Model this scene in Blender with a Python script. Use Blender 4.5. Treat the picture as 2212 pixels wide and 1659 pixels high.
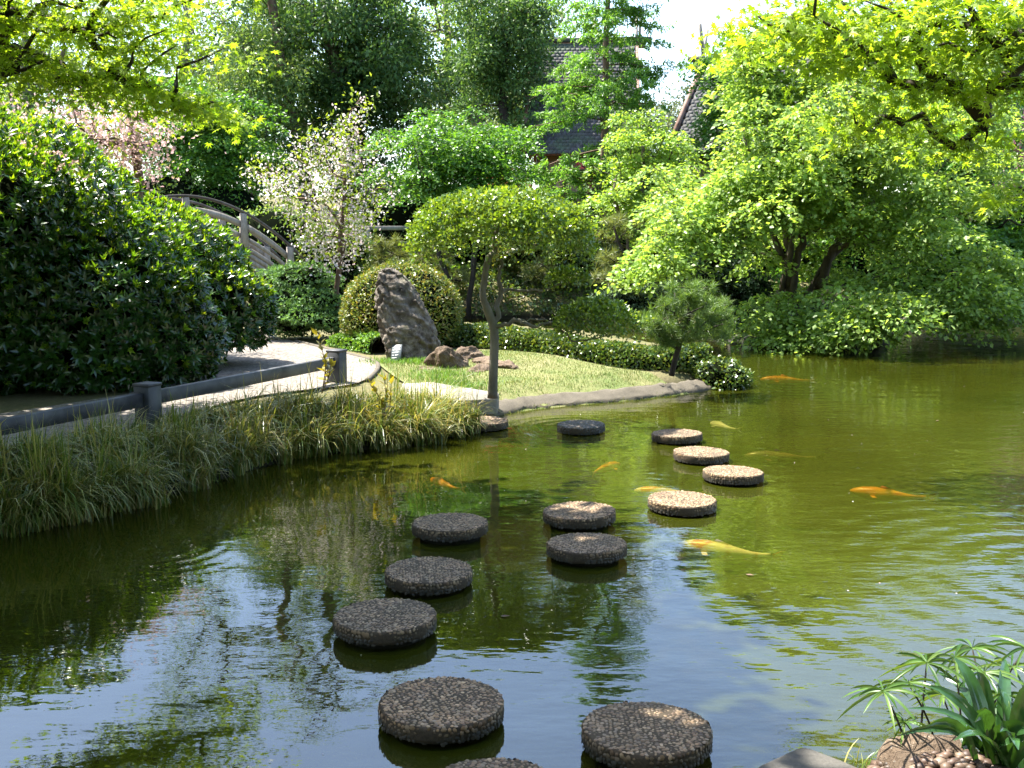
import bpy, math, random
import numpy as np
from mathutils import Vector, noise as mnoise

for o in list(bpy.data.objects):
    bpy.data.objects.remove(o)
SC = bpy.context.scene
COL = SC.collection

# ------------------------------------------------------------------ camera, sky, sun, exposure
CAM_H, FPX, CX, CY, YH = 2.1, 2318.0, 1106.0, 829.5, 515.0
PITCH = math.atan((CY - YH) / FPX)
cam_d = bpy.data.cameras.new('camera')
cam = bpy.data.objects.new('camera', cam_d)
COL.objects.link(cam)
cam.location = (0, 0, CAM_H)
cam.rotation_euler = (math.pi / 2 - PITCH, 0, 0)
cam_d.sensor_width = 36.0
cam_d.lens = 36.0 * FPX / 2212.0
cam_d.clip_start = 0.05
cam_d.clip_end = 2000
SC.camera = cam

SUN_AZ, SUN_EL = math.radians(-60.0), math.radians(63.0)   # azimuth from +Y, positive towards +X
sun_dir = Vector((math.sin(SUN_AZ) * math.cos(SUN_EL), math.cos(SUN_AZ) * math.cos(SUN_EL), math.sin(SUN_EL)))
world = bpy.data.worlds.new('World')
SC.world = world
world.use_nodes = True
wn = world.node_tree.nodes
wl = world.node_tree.links
sky = wn.new('ShaderNodeTexSky')
sky.sky_type = 'NISHITA'
sky.sun_disc = False
sky.sun_elevation = SUN_EL
sky.sun_rotation = SUN_AZ
sky.air_density = 1.0
sky.dust_density = 1.3
sky.ozone_density = 1.2
bg = wn.get('Background') or wn.new('ShaderNodeBackground')
wl.new(sky.outputs[0], bg.inputs['Color'])
bg.inputs['Strength'].default_value = 0.13
sun_d = bpy.data.lights.new('sun', 'SUN')
sun_d.energy = 5.0
sun_d.angle = math.radians(0.53)
sun_d.color = (1.0, 0.95, 0.86)
sun = bpy.data.objects.new('sun', sun_d)
COL.objects.link(sun)
sun.rotation_euler = sun_dir.to_track_quat('Z', 'Y').to_euler()
SC.view_settings.view_transform = 'Standard'
SC.view_settings.look = 'None'
SC.view_settings.gamma = 1.0
SC.view_settings.use_curve_mapping = False
SC.view_settings.exposure = 2.2
cy = SC.cycles
cy.max_bounces = 8
cy.diffuse_bounces = 4
cy.glossy_bounces = 4
cy.transmission_bounces = 6
cy.transparent_max_bounces = 8
cy.caustics_reflective = False
cy.caustics_refractive = False
cy.use_denoising = True
cy.sample_clamp_indirect = 8.0

# ------------------------------------------------------------------ helpers
_C, _S = math.cos(PITCH), math.sin(PITCH)
def ray(x, y):
    a = (x - CX) / FPX; b = -(y - CY) / FPX
    return (a, _C + b * _S, -_S + b * _C)
def P(x, y, z=0.0):            # photo direction -> where it meets height z
    r = ray(x, y); t = (z - CAM_H) / r[2]
    return np.array((r[0] * t, r[1] * t, z))
def D(x, y, d):                # photo direction -> point at distance d down the garden
    r = ray(x, y); t = d / r[1]
    return np.array((r[0] * t, d, CAM_H + r[2] * t))
def unit(v):
    v = np.asarray(v, float)
    return v / np.maximum(np.linalg.norm(v, axis=-1, keepdims=True), 1e-9)
def RNG(s): return np.random.default_rng(s)

class MB:
    """collects vertex / face arrays, built as one mesh"""
    def __init__(self): self.v, self.f, self.n = [], [], 0
    def add(self, V, F):
        V = np.asarray(V, float).reshape(-1, 3)
        self.v.append(V)
        for G in (F if isinstance(F, list) else [F]):
            G = np.asarray(G, np.int64)
            if len(G): self.f.append(G + self.n)
        self.n += len(V)
    def mesh(self, name, origin=(0, 0, 0), smooth=False):
        V = np.concatenate(self.v) - np.asarray(origin, float)
        me = bpy.data.meshes.new(name)
        loops = np.concatenate([f.ravel() for f in self.f])
        tot = np.concatenate([np.full(len(f), f.shape[1]) for f in self.f])
        start = np.concatenate(([0], np.cumsum(tot)[:-1]))
        me.vertices.add(len(V)); me.vertices.foreach_set('co', V.ravel().astype(np.float32))
        me.loops.add(len(loops)); me.loops.foreach_set('vertex_index', loops.astype(np.int32))
        me.polygons.add(len(tot))
        me.polygons.foreach_set('loop_start', start.astype(np.int32))
        if smooth: me.polygons.foreach_set('use_smooth', np.ones(len(tot), dtype=bool))
        me.update(calc_edges=True)
        me.validate()
        return me
    def build(self, name, mat, parent=None, loc=(0, 0, 0), smooth=False):
        """mesh coordinates are world coordinates; loc is the origin when top level"""
        org = parent.matrix_basis.translation if parent is not None and parent.parent is None else None
        if parent is not None:
            o_ = parent
            tr = Vector((0, 0, 0))
            while o_ is not None:
                tr += o_.location; o_ = o_.parent
            org = tr
        else:
            org = loc
        me = self.mesh(name, org, smooth)
        o = bpy.data.objects.new(name, me)
        COL.objects.link(o)
        if mat is not None: me.materials.append(mat)
        if parent is not None: o.parent = parent
        else: o.location = loc
        return o

def tag(o, label=None, cat=None, group=None, kind=None):
    if label: o['label'] = label
    if cat: o['category'] = cat
    if group: o['group'] = group
    if kind: o['kind'] = kind
    return o
def thing(name, label, cat, loc=(0, 0, 0), group=None):
    o = bpy.data.objects.new(name, None)
    COL.objects.link(o)
    o.location = Vector([float(c) for c in loc])
    o.empty_display_size = 0.2
    return tag(o, label, cat, group)
def copy_part(src, parent, loc=None, rot=None, scale=None, name=None):
    c = src.copy(); COL.objects.link(c); c.parent = parent
    if loc is not None: c.location = loc
    if rot is not None: c.rotation_euler = rot
    if scale is not None: c.scale = scale
    return c

def tube(pts, rad, sides=6, cap=True):
    pts = np.asarray(pts, float); n = len(pts)
    rad = np.broadcast_to(np.asarray(rad, float), (n,))
    t = np.empty_like(pts)
    t[1:-1] = pts[2:] - pts[:-2] if n > 2 else t[1:-1]
    t[0] = pts[1] - pts[0]; t[-1] = pts[-1] - pts[-2]
    t = unit(t)
    up = np.array((0.3, 0.1, 1.0)) if abs(t[0, 2]) < 0.9 else np.array((1.0, 0.1, 0))
    a = unit(np.cross(t[0], up)); V = []
    ang = np.arange(sides) * 2 * math.pi / sides
    for i in range(n):
        a = unit(a - t[i] * np.dot(a, t[i])); b = np.cross(t[i], a)
        V.append(pts[i] + rad[i] * (np.cos(ang)[:, None] * a + np.sin(ang)[:, None] * b))
    V = np.concatenate(V)
    i = np.arange(n - 1)[:, None] * sides; j = np.arange(sides)[None, :]; k = (j + 1) % sides
    F = np.stack([i + j, i + k, i + sides + k, i + sides + j], -1).reshape(-1, 4)
    out = [F]
    if cap and sides in (3, 4):
        out.append(np.array([list(range(sides))[::-1], [(n - 1) * sides + q for q in range(sides)]]))
    elif cap:
        c0, c1 = len(V), len(V) + 1
        V = np.concatenate([V, pts[:1], pts[-1:]])
        jj = np.arange(sides); kk = (jj + 1) % sides
        out.append(np.stack([np.full(sides, c0), kk, jj], -1))
        out.append(np.stack([np.full(sides, c1), (n - 1) * sides + jj, (n - 1) * sides + kk], -1))
    return V, out

def box(c, half, ax=None, bevel=0.0):
    """box, optionally chamfered along all edges (as an octagonal-section hull of 24 vertices)"""
    c = np.asarray(c, float); h = np.asarray(half, float)
    ax = np.eye(3) if ax is None else np.asarray(ax, float)
    if bevel <= 0:
        s = np.array([(x, y, z) for z in (-1, 1) for y in (-1, 1) for x in (-1, 1)], float)
        V = c + (s * h) @ ax
        F = np.array([(0, 2, 3, 1), (4, 5, 7, 6), (0, 1, 5, 4), (2, 6, 7, 3), (0, 4, 6, 2), (1, 3, 7, 5)])
        return V, [F]
    b = bevel
    V = []; idx = {}
    for sx in (-1, 1):
        for sy in (-1, 1):
            for sz in (-1, 1):
                for k in range(3):
                    q = np.array([sx * (h[0] - b), sy * (h[1] - b), sz * (h[2] - b)])
                    q[k] = (sx, sy, sz)[k] * h[k]
                    idx[(sx, sy, sz, k)] = len(V); V.append(q)
    Q, T = [], []
    def quad(l, n):
        p = [V[i] for i in l]
        nn = np.cross(p[1] - p[0], p[2] - p[0])
        return l if np.dot(nn, n) > 0 else l[::-1]
    for k in range(3):
        i, j = [(1, 2), (0, 2), (0, 1)][k]
        for s in (-1, 1):
            l = []
            for (u, w) in ((-1, -1), (1, -1), (1, 1), (-1, 1)):
                key = [0, 0, 0]; key[k] = s; key[i] = u; key[j] = w
                l.append(idx[(*key, k)])
            n = np.zeros(3); n[k] = s
            Q.append(quad(l, n))
    for k in range(3):
        i, j = [(1, 2), (0, 2), (0, 1)][k]
        for u in (-1, 1):
            for w in (-1, 1):
                a = [0, 0, 0]; a[i] = u; a[j] = w
                k0 = list(a); k0[k] = -1; k1 = list(a); k1[k] = 1
                l = [idx[(*k0, i)], idx[(*k1, i)], idx[(*k1, j)], idx[(*k0, j)]]
                Q.append(quad(l, np.array(a, float)))
    for sx in (-1, 1):
        for sy in (-1, 1):
            for sz in (-1, 1):
                T.append(quad([idx[(sx, sy, sz, k)] for k in range(3)], np.array((sx, sy, sz), float)))
    return c + np.array(V) @ ax, [np.array(Q), np.array(T)]

def axes_from(d, up=(0, 0, 1)):
    x = unit(d); y = unit(np.cross(up, x)); z = np.cross(x, y)
    return np.array([x, y, z])

# leaf templates: x along the leaf, y across, z normal
LEAF = (np.array([(0, 0, 0), (.45, .24, .05), (1, 0, -.05), (.45, -.24, .05)], float), np.array([(0, 1, 2), (0, 2, 3)]))
ROUND = (np.array([(0, 0, 0), (.4, .36, .06), (1, 0, -.04), (.4, -.36, .06)], float), np.array([(0, 1, 2), (0, 2, 3)]))
SPRAY = (np.array([(0, 0, 0), (.3, .42, .03), (.45, .1, 0), (1, 0, -.12), (.45, -.1, 0), (.3, -.42, .03)], float), np.array([(0, 2, 1), (0, 3, 2), (0, 4, 3), (0, 5, 4)]))
BIGLEAF = (np.array([(0, 0, 0), (.42, .165, .055), (1, 0, -.06), (.42, -.165, .055), (.5, 0, 0)], float), np.array([(0, 4, 1), (1, 4, 2), (0, 3, 4), (3, 2, 4)]))
NEEDLE = (np.array([(0, .5, 0), (1, 0, 0), (0, -.5, 0)], float), np.array([(0, 2, 1)]))
def _star(n=7):
    V = [(0.0, 0.0, 0.02)]; R = [.5, .82, .96, 1.0, .96, .82, .5] if n == 7 else [.62, .92, 1.0, .92, .62]
    A = np.linspace(-125, 125, n); F = []
    for i in range(n):
        a = math.radians(A[i]); V.append((R[i] * math.cos(a), R[i] * math.sin(a), -.12 * R[i]))
        if i < n - 1:
            m = math.radians((A[i] + A[i + 1]) / 2); V.append((.34 * math.cos(m), .34 * math.sin(m), .02))
    m = len(V)
    for i in range(1, m - 1): F.append((0, i, i + 1))
    V = np.array(V); V[:, 0] += .2
    return V, np.array(F)
STAR7, STAR5 = _star(7), _star(5)

def leaves(mb, pos, dirs, nrm, size, T=LEAF, width=None):
    pos = np.asarray(pos, float); n = len(pos)
    if n == 0: return
    a = unit(dirs); nn = nrm - a * np.sum(nrm * a, -1, keepdims=True); nn = unit(nn + 1e-6)
    b = np.cross(nn, a)
    s = np.broadcast_to(np.asarray(size, float), (n,))[:, None, None]
    w = s if width is None else np.broadcast_to(np.asarray(width, float), (n,))[:, None, None]
    V0, F0 = T
    V = pos[:, None, :] + s * V0[None, :, :1] * a[:, None, :] + w * V0[None, :, 1:2] * b[:, None, :] + s * V0[None, :, 2:3] * nn[:, None, :]
    F = F0[None] + (np.arange(n) * len(V0))[:, None, None]
    mb.add(V.reshape(-1, 3), F.reshape(-1, F0.shape[1]))

def rand_dir(r, n):
    v = r.normal(size=(n, 3)); return unit(v)
def cluster(mb, r, c, rad, n, size, T=LEAF, up=.8, droop=.0):
    """loose ellipsoidal clump of leaves"""
    q = rand_dir(r, n) * (r.random(n) ** .45)[:, None]
    p = np.asarray(c) + q * np.asarray(rad)
    d = unit(q + .7 * rand_dir(r, n) + np.array((0, 0, -droop)))
    nm = unit(rand_dir(r, n) * .8 + np.array((0, 0, up)))
    leaves(mb, p, d, nm, size * r.uniform(.65, 1.25, n), T)
def pad(mb, r, c, R, n, size, T=LEAF, slope=(0, 0), thick=.08, flat=1.5, dome=.3):
    """flat tier of foliage as maples carry it"""
    u = np.sqrt(r.random(n)); th = r.random(n) * 2 * math.pi
    lob = 1 + .22 * np.sin(3 * th + r.random() * 6) + .14 * np.sin(7 * th + r.random() * 6)
    x = u * np.cos(th) * R * lob; y = u * np.sin(th) * R * lob * .9
    z = -dome * R * u ** 2 + slope[0] * x + slope[1] * y + r.normal(0, thick, n)
    p = np.asarray(c) + np.stack([x, y, z], -1)
    d = unit(np.stack([np.cos(th), np.sin(th), -.35 * np.ones(n)], -1) + .8 * rand_dir(r, n))
    nm = unit(rand_dir(r, n) * .8 + np.array((0, -.15, flat * .62)))
    leaves(mb, p, d, nm, size * r.uniform(.65, 1.25, n), T)

def skeleton(mb, trunk, r0, targets, r, tip=.006, arch=.12, seg=.5, sides=6, tw=.25, pen=.7, power=.5, jit=.06, minz=None):
    """trunk polyline plus limbs that each grow from the nearest existing wood to a target"""
    nodes = [np.asarray(p, float) for p in trunk]; par = [-1] + list(range(len(trunk) - 1))
    chains = [list(range(len(trunk)))]
    tg = np.asarray(targets, float)
    base = nodes[len(nodes) // 2]
    order = np.argsort(np.linalg.norm(tg - np.asarray(trunk[-1]), axis=1) * .5 + np.min(np.linalg.norm(tg[:, None] - np.asarray(trunk)[None], axis=2), axis=1))
    tips = []
    lo = 1 if len(trunk) > 3 else 0
    for ti in order:
        t = tg[ti]; N = np.array(nodes)
        d = N - t; cost = np.linalg.norm(d, axis=1) + pen * np.maximum(0, d[:, 2] + .1)
        cost[:lo] += 50
        if minz is not None: cost[N[:, 2] < minz] += 20
        k = int(np.argmin(cost)); a = N[k]; L = np.linalg.norm(t - a)
        m = max(2, int(L / seg) + 1)
        ctrl = (a + t) / 2 + np.array((0, 0, arch * L)) + r.normal(0, .1 * L, 3) * np.array((1, 1, .4))
        ch = [k]
        for i in range(1, m + 1):
            s = i / m; q = (1 - s) ** 2 * a + 2 * s * (1 - s) * ctrl + s * s * t
            if i < m: q = q + r.normal(0, jit * L / m * 2, 3)
            nodes.append(q); par.append(ch[-1]); ch.append(len(nodes) - 1)
        tips.append(ch[-1]); chains.append(ch)
    w = np.zeros(len(nodes))
    for t in tips: w[t] += 1
    for i in range(len(nodes) - 1, 0, -1):
        if par[i] >= 0: w[par[i]] += w[i]
    N = np.array(nodes); W = max(w[0], 1)
    R = np.maximum(tip, r0 * (np.maximum(w, .5) / W) ** power)
    R[:len(trunk)] = np.maximum(R[:len(trunk)], r0 * np.linspace(1, tw, len(trunk)))
    for ci, ch in enumerate(chains):
        rr = R[ch].copy()
        if ci: rr[0] = min(rr[0], rr[1] * 1.15)
        rr[-1] = min(rr[-1], tip if ci else rr[-1])
        V, F = tube(N[ch], rr, sides if ci == 0 else (5 if rr[1] > .02 else 4))
        mb.add(V, F)
    return N[[t for t in tips]]

def fbm(p, f=1.0, o=4, seed=0.0):
    v, a = 0.0, 1.0
    q = Vector((p[0] * f + seed, p[1] * f + seed * .7, p[2] * f - seed))
    for _ in range(o):
        v += a * mnoise.noise(q); q = q * 2.1; a *= .5
    return v

# ------------------------------------------------------------------ materials
def new_mat(name):
    m = bpy.data.materials.new(name); m.use_nodes = True
    nt = m.node_tree; nt.nodes.clear()
    out = nt.nodes.new('ShaderNodeOutputMaterial')
    return m, nt, nt.nodes, nt.links, out
def ramp(nt, src, stops):
    n = nt.nodes.new('ShaderNodeValToRGB'); e = n.color_ramp.elements
    while len(e) < len(stops): e.new(0.5)
    for el, (p, c) in zip(e, stops):
        el.position = p; el.color = (*c, 1)
    nt.links.new(src, n.inputs[0]); return n.outputs[0]
def noise_tex(nt, scale, detail=4, rough=.55, coord='Object', stretch=None, vec=None):
    n = nt.nodes.new('ShaderNodeTexNoise'); n.inputs['Scale'].default_value = scale
    n.inputs['Detail'].default_value = detail; n.inputs['Roughness'].default_value = rough
    if vec is None:
        tc = nt.nodes.new('ShaderNodeTexCoord'); vec = tc.outputs[coord]
    if stretch is not None:
        mp = nt.nodes.new('ShaderNodeMapping'); mp.inputs['Scale'].default_value = stretch
        nt.links.new(vec, mp.inputs[0]); vec = mp.outputs[0]
    nt.links.new(vec, n.inputs['Vector']); return n.outputs['Fac']
def mixc(nt, a, b, fac, mode='MIX'):
    n = nt.nodes.new('ShaderNodeMix'); n.data_type = 'RGBA'; n.blend_type = mode
    for sock, v in ((n.inputs[6], a), (n.inputs[7], b)):
        if isinstance(v, tuple): sock.default_value = (*v, 1)
        else: nt.links.new(v, sock)
    if isinstance(fac, (int, float)): n.inputs[0].default_value = fac
    else: nt.links.new(fac, n.inputs[0])
    return n.outputs[2]
def math_n(nt, op, a, b=None):
    n = nt.nodes.new('ShaderNodeMath'); n.operation = op
    for i, v in enumerate((a, b)):
        if v is None: continue
        if isinstance(v, (int, float)): n.inputs[i].default_value = v
        else: nt.links.new(v, n.inputs[i])
    return n.outputs[0]
def bump(nt, h, strength=.5, dist=.01):
    n = nt.nodes.new('ShaderNodeBump'); n.inputs['Strength'].default_value = strength
    n.inputs['Distance'].default_value = dist; nt.links.new(h, n.inputs['Height']); return n.outputs[0]
def principled(nt, col, rough=.7, spec=.4, normal=None):
    b = nt.nodes.new('ShaderNodeBsdfPrincipled')
    if isinstance(col, tuple): b.inputs['Base Color'].default_value = (*col, 1)
    else: nt.links.new(col, b.inputs['Base Color'])
    if isinstance(rough, (int, float)): b.inputs['Roughness'].default_value = rough
    else: nt.links.new(rough, b.inputs['Roughness'])
    b.inputs['Specular IOR Level'].default_value = spec
    if normal is not None: nt.links.new(normal, b.inputs['Normal'])
    return b.outputs[0]

def leaf_mat(name, cols, trans=.45, tint=(1.5, 1.35, .5), rough=.42, spec=.4, big=None):
    """foliage: colour varies leaf by leaf and in broad patches; light passes through the blades"""
    m, nt, N, L, out = new_mat(name)
    g = N.new('ShaderNodeNewGeometry')
    k = len(cols)
    c = ramp(nt, g.outputs['Random Per Island'], [(i / max(1, k - 1), cols[i]) for i in range(k)])
    nz = noise_tex(nt, big or 1.3, 3, .6, 'Object')
    hs = N.new('ShaderNodeHueSaturation')
    L.new(c, hs.inputs['Color'])
    v = N.new('ShaderNodeMapRange'); v.inputs[1].default_value = .3; v.inputs[2].default_value = .7
    v.inputs[3].default_value = .72; v.inputs[4].default_value = 1.3
    L.new(nz, v.inputs[0]); L.new(v.outputs[0], hs.inputs['Value'])
    col = hs.outputs[0]
    p = principled(nt, col, rough, spec)
    tr = N.new('ShaderNodeBsdfTranslucent')
    L.new(mixc(nt, col, tint, 1.0, 'MULTIPLY'), tr.inputs['Color'])
    mx = N.new('ShaderNodeMixShader'); mx.inputs[0].default_value = trans
    L.new(p, mx.inputs[1]); L.new(tr.outputs[0], mx.inputs[2]); L.new(mx.outputs[0], out.inputs[0])
    return m

def bark_mat(name, a, b, sc=9, mossy=None):
    m, nt, N, L, out = new_mat(name)
    n1 = noise_tex(nt, sc, 6, .65, 'Object', (1, 1, .35))
    n2 = noise_tex(nt, sc * .25, 3, .6, 'Object')
    c = ramp(nt, n1, [(.3, a), (.7, b)])
    if mossy: c = mixc(nt, c, mossy, ramp(nt, n2, [(.5, (0, 0, 0)), (.66, (.8, .8, .8))]))
    L.new(principled(nt, c, .85, .2, bump(nt, n1, .8, .02)), out.inputs[0]); return m

def rock_mat(name, a, b, c3, sc=6, moss=None):
    m, nt, N, L, out = new_mat(name)
    n1 = noise_tex(nt, sc, 8, .7, 'Object'); n2 = noise_tex(nt, sc * .3, 4, .6, 'Object')
    n3 = noise_tex(nt, sc * 6, 3, .7, 'Object')
    c = ramp(nt, n1, [(.28, a), (.5, b), (.74, c3)])
    c = mixc(nt, c, (.5, .47, .4), ramp(nt, n3, [(.62, (0, 0, 0)), (.74, (.45, .45, .45))]))
    if moss: c = mixc(nt, c, moss, ramp(nt, n2, [(.52, (0, 0, 0)), (.7, (.7, .7, .7))]))
    h = math_n(nt, 'ADD', n1, math_n(nt, 'MULTIPLY', n3, .35))
    L.new(principled(nt, c, .9, .2, bump(nt, h, .9, .05)), out.inputs[0]); return m

def concrete_mat(name, a, b, sc=5, fine=60):
    m, nt, N, L, out = new_mat(name)
    n1 = noise_tex(nt, sc, 5, .6, 'Object'); n2 = noise_tex(nt, fine, 4, .7, 'Object')
    c = mixc(nt, ramp(nt, n1, [(.3, a), (.7, b)]), ramp(nt, n2, [(.3, a), (.7, b)]), .5)
    L.new(principled(nt, c, .9, .25, bump(nt, n2, .6, .006)), out.inputs[0]); return m

def wood_mat(name, a, b, stretch=(1, 1, 1), sc=8, rough=.75):
    m, nt, N, L, out = new_mat(name)
    n1 = noise_tex(nt, sc, 6, .65, 'Object', stretch)
    n2 = noise_tex(nt, 2.2, 3, .6, 'Object')
    c = mixc(nt, ramp(nt, n1, [(.3, a), (.7, b)]), (.5, .5, .5), ramp(nt, n2, [(.4, (0, 0, 0)), (.75, (.18, .18, .18))]))
    L.new(principled(nt, c, rough, .3, bump(nt, n1, .5, .006)), out.inputs[0]); return m

M = {}
M['maple'] = leaf_mat('maple_leaf', [(.13, .23, .04), (.19, .31, .06), (.26, .39, .09), (.35, .47, .14)], .56, (1.35, 1.25, .55))
M['maple_fore'] = leaf_mat('maple_leaf_yellow_green', [(.14, .25, .015), (.20, .33, .022), (.27, .40, .035), (.34, .46, .055)], .6, (1.4, 1.28, .5), big=2.0)
M['maple_mid'] = leaf_mat('maple_leaf_mid_green', [(.05, .14, .02), (.08, .19, .026), (.13, .26, .04)], .45, (1.5, 1.4, .5))
M['maple_light'] = leaf_mat('maple_leaf_pale', [(.15, .26, .04), (.21, .34, .06), (.28, .41, .09)], .5, (1.45, 1.3, .5))
M['dark_tree'] = leaf_mat('broadleaf_dark', [(.035, .085, .022), (.055, .12, .032), (.09, .17, .05), (.14, .22, .07)], .38, (1.5, 1.4, .6), rough=.5, spec=.3)
M['far_tree'] = leaf_mat('broadleaf_far', [(.07, .145, .035), (.105, .19, .048), (.15, .24, .07), (.21, .275, .10)], .48, (1.5, 1.35, .55))
M['grey_tree'] = leaf_mat('broadleaf_grey_green', [(.06, .09, .05), (.09, .12, .07), (.13, .15, .09)], .35, (1.3, 1.2, .7))
M['cypress'] = leaf_mat('cypress_needle', [(.08, .19, .035), (.12, .25, .045), (.17, .31, .06)], .5, (1.4, 1.35, .5))
M['dome'] = leaf_mat('topiary_leaf', [(.06, .12, .016), (.10, .18, .022), (.15, .24, .03), (.24, .32, .06)], .36, (1.5, 1.35, .4), rough=.3, spec=.6)
M['dome_shrub'] = leaf_mat('azalea_leaf', [(.07, .11, .02), (.11, .16, .03), (.18, .22, .045), (.24, .19, .07)], .32, (1.4, 1.25, .5), rough=.4)
M['laurel'] = leaf_mat('laurel_leaf', [(.014, .045, .007), (.02, .062, .009), (.03, .085, .011)], .26, (1.6, 1.5, .4), rough=.24, spec=.7)
M['laurel_new_lit'] = leaf_mat('laurel_new_lit_leaf', [(.07, .17, .012), (.115, .245, .016), (.17, .31, .022), (.26, .33, .03)], .45, (1.6, 1.4, .35), rough=.28, spec=.6)  # young leaf colour that also carries the sunlit look of the tops
M['core'] = leaf_mat('shade_core', [(.004, .006, .003), (.006, .008, .004)], .02, rough=1.0, spec=.0)  # near-black added blob, stands for shade inside bushes and blocks light
M['hedge'] = leaf_mat('groundcover_leaf', [(.03, .07, .014), (.05, .10, .02), (.10, .15, .03), (.16, .20, .05)], .3, (1.5, 1.35, .45), rough=.3, spec=.6)
M['juniper'] = leaf_mat('juniper_leaf', [(.07, .15, .05), (.10, .20, .06), (.15, .26, .085)], .32, (1.3, 1.3, .6), rough=.6)
M['juniper_blue'] = leaf_mat('juniper_blue_leaf', [(.05, .09, .055), (.07, .12, .07), (.10, .16, .09)], .25, (1.2, 1.2, .8), rough=.6)
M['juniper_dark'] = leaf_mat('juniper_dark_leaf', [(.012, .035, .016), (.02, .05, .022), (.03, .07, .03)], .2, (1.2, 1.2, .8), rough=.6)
M['pine'] = leaf_mat('pine_needle', [(.07, .13, .03), (.10, .18, .04), (.16, .24, .06)], .38, (1.3, 1.25, .5), rough=.45)
M['pine_olive'] = leaf_mat('pine_needle_olive', [(.09, .12, .035), (.13, .165, .05), (.19, .21, .075)], .36, (1.3, 1.2, .5), rough=.5)
M['pink'] = leaf_mat('pink_blossom', [(.50, .34, .33), (.60, .43, .42), (.68, .52, .50), (.36, .27, .15)], .4, (1.1, 1.0, 1.0), rough=.7, spec=.1)
M['white'] = leaf_mat('white_blossom', [(.62, .53, .53), (.70, .63, .62), (.76, .72, .70), (.58, .42, .44)], .35, (1.0, .98, .95), rough=.7, spec=.1)
M['fresh'] = leaf_mat('fresh_leaf', [(.12, .20, .02), (.18, .26, .03), (.24, .30, .04)], .45, (1.35, 1.25, .5))
M['red'] = leaf_mat('red_azalea_flower', [(.45, .04, .06), (.6, .08, .10), (.65, .16, .18)], .3, (1.1, 1, 1), rough=.7, spec=.1)
M['purple'] = leaf_mat('purple_leaf', [(.13, .05, .09), (.20, .09, .14), (.16, .10, .10)], .35, (1.2, 1, 1))
M['blade'] = leaf_mat('bank_grass_blade', [(.05, .095, .012), (.085, .145, .018), (.14, .19, .03), (.26, .27, .07), (.40, .36, .13), (.14, .10, .035)], .36, (1.25, 1.15, .55), rough=.35, spec=.6, big=.8)
M['lawn'] = leaf_mat('lawn_blade', [(.07, .14, .025), (.11, .175, .04), (.20, .205, .08), (.26, .235, .12)], .3, (1.2, 1.2, .5), rough=.6, big=1.0)
M['lawn_green'] = leaf_mat('lawn_green_blade', [(.07, .17, .02), (.11, .23, .03), (.17, .28, .05)], .35, (1.3, 1.2, .5), rough=.5)
M['strap'] = leaf_mat('strap_leaf', [(.018, .05, .014), (.03, .08, .022), (.05, .12, .03)], .25, (1.6, 1.5, .5), rough=.2, spec=.9, big=16)
M['sedge'] = leaf_mat('sedge_leaf', [(.04, .10, .018), (.08, .16, .03), (.15, .23, .05)], .36, (1.4, 1.3, .5), rough=.35)
M['sprout'] = leaf_mat('sprout_leaf', [(.14, .22, .02), (.22, .28, .03), (.30, .24, .03), (.42, .16, .05)], .4, (1.3, 1.15, .5), rough=.3, spec=.6)
M['bark'] = bark_mat('bark_brown', (.045, .035, .026), (.13, .105, .08))
M['bark_dark'] = bark_mat('bark_dark', (.018, .014, .012), (.06, .048, .038))
M['bark_grey'] = bark_mat('bark_grey', (.09, .08, .065), (.24, .215, .175), 7, (.11, .12, .06))
M['bark_red'] = bark_mat('bark_reddish', (.07, .045, .03), (.17, .11, .075))
M['rock'] = rock_mat('boulder_rock', (.024, .020, .016), (.125, .105, .084), (.33, .29, .235), 7, (.12, .13, .05))
M['rock_brown'] = rock_mat('field_rock', (.05, .034, .022), (.12, .086, .058), (.22, .165, .115), 6)
M['rock_dark'] = rock_mat('shore_rock', (.02, .018, .015), (.06, .055, .045), (.13, .12, .10), 5, (.05, .06, .02))
M['concrete'] = concrete_mat('old_concrete', (.05, .043, .032), (.14, .122, .092))
M['slab'] = concrete_mat('pale_concrete', (.15, .135, .11), (.26, .24, .205), 3)
M['slab_dark'] = concrete_mat('weathered_concrete', (.045, .042, .036), (.10, .093, .08), 4)
M['stone_matrix'] = concrete_mat('stone_matrix', (.035, .026, .016), (.085, .064, .04), 6)
M['shaded_wet_concrete'] = concrete_mat('shaded_wet_concrete', (.008, .008, .005), (.018, .017, .011), 4)  # near black, shade of the undercut put into the pedestal colour
M['fence'] = wood_mat('painted_grey_timber', (.022, .023, .027), (.045, .046, .052), (1, 1, 1), 10, .5)
M['bridge'] = wood_mat('weathered_timber', (.16, .135, .11), (.32, .28, .235), (1.5, 1.5, .4), 14)
M['bridge_dark'] = wood_mat('dark_timber', (.035, .03, .027), (.085, .072, .062), (1, 1, 1), 10)
M['brown_board'] = wood_mat('brown_board', (.10, .05, .032), (.22, .115, .075), (1, 1, 1), 6)
M['plaster'] = concrete_mat('ochre_plaster', (.26, .19, .12), (.36, .27, .18), 1.5)

def shingle_material():
    m, nt, N, L, out = new_mat('roof_shingle')
    g = N.new('ShaderNodeNewGeometry')
    c = ramp(nt, g.outputs['Random Per Island'], [(0, (.05, .05, .05)), (.5, (.06, .06, .06)), (1, (.072, .072, .072))])
    n = noise_tex(nt, 1.2, 4, .6, 'Object')
    c = mixc(nt, c, (.10, .16, .07), ramp(nt, n, [(.52, (0, 0, 0)), (.72, (.5, .5, .5))]))
    L.new(principled(nt, c, .8, .3), out.inputs[0]); return m
M['shingle'] = shingle_material()

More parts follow.
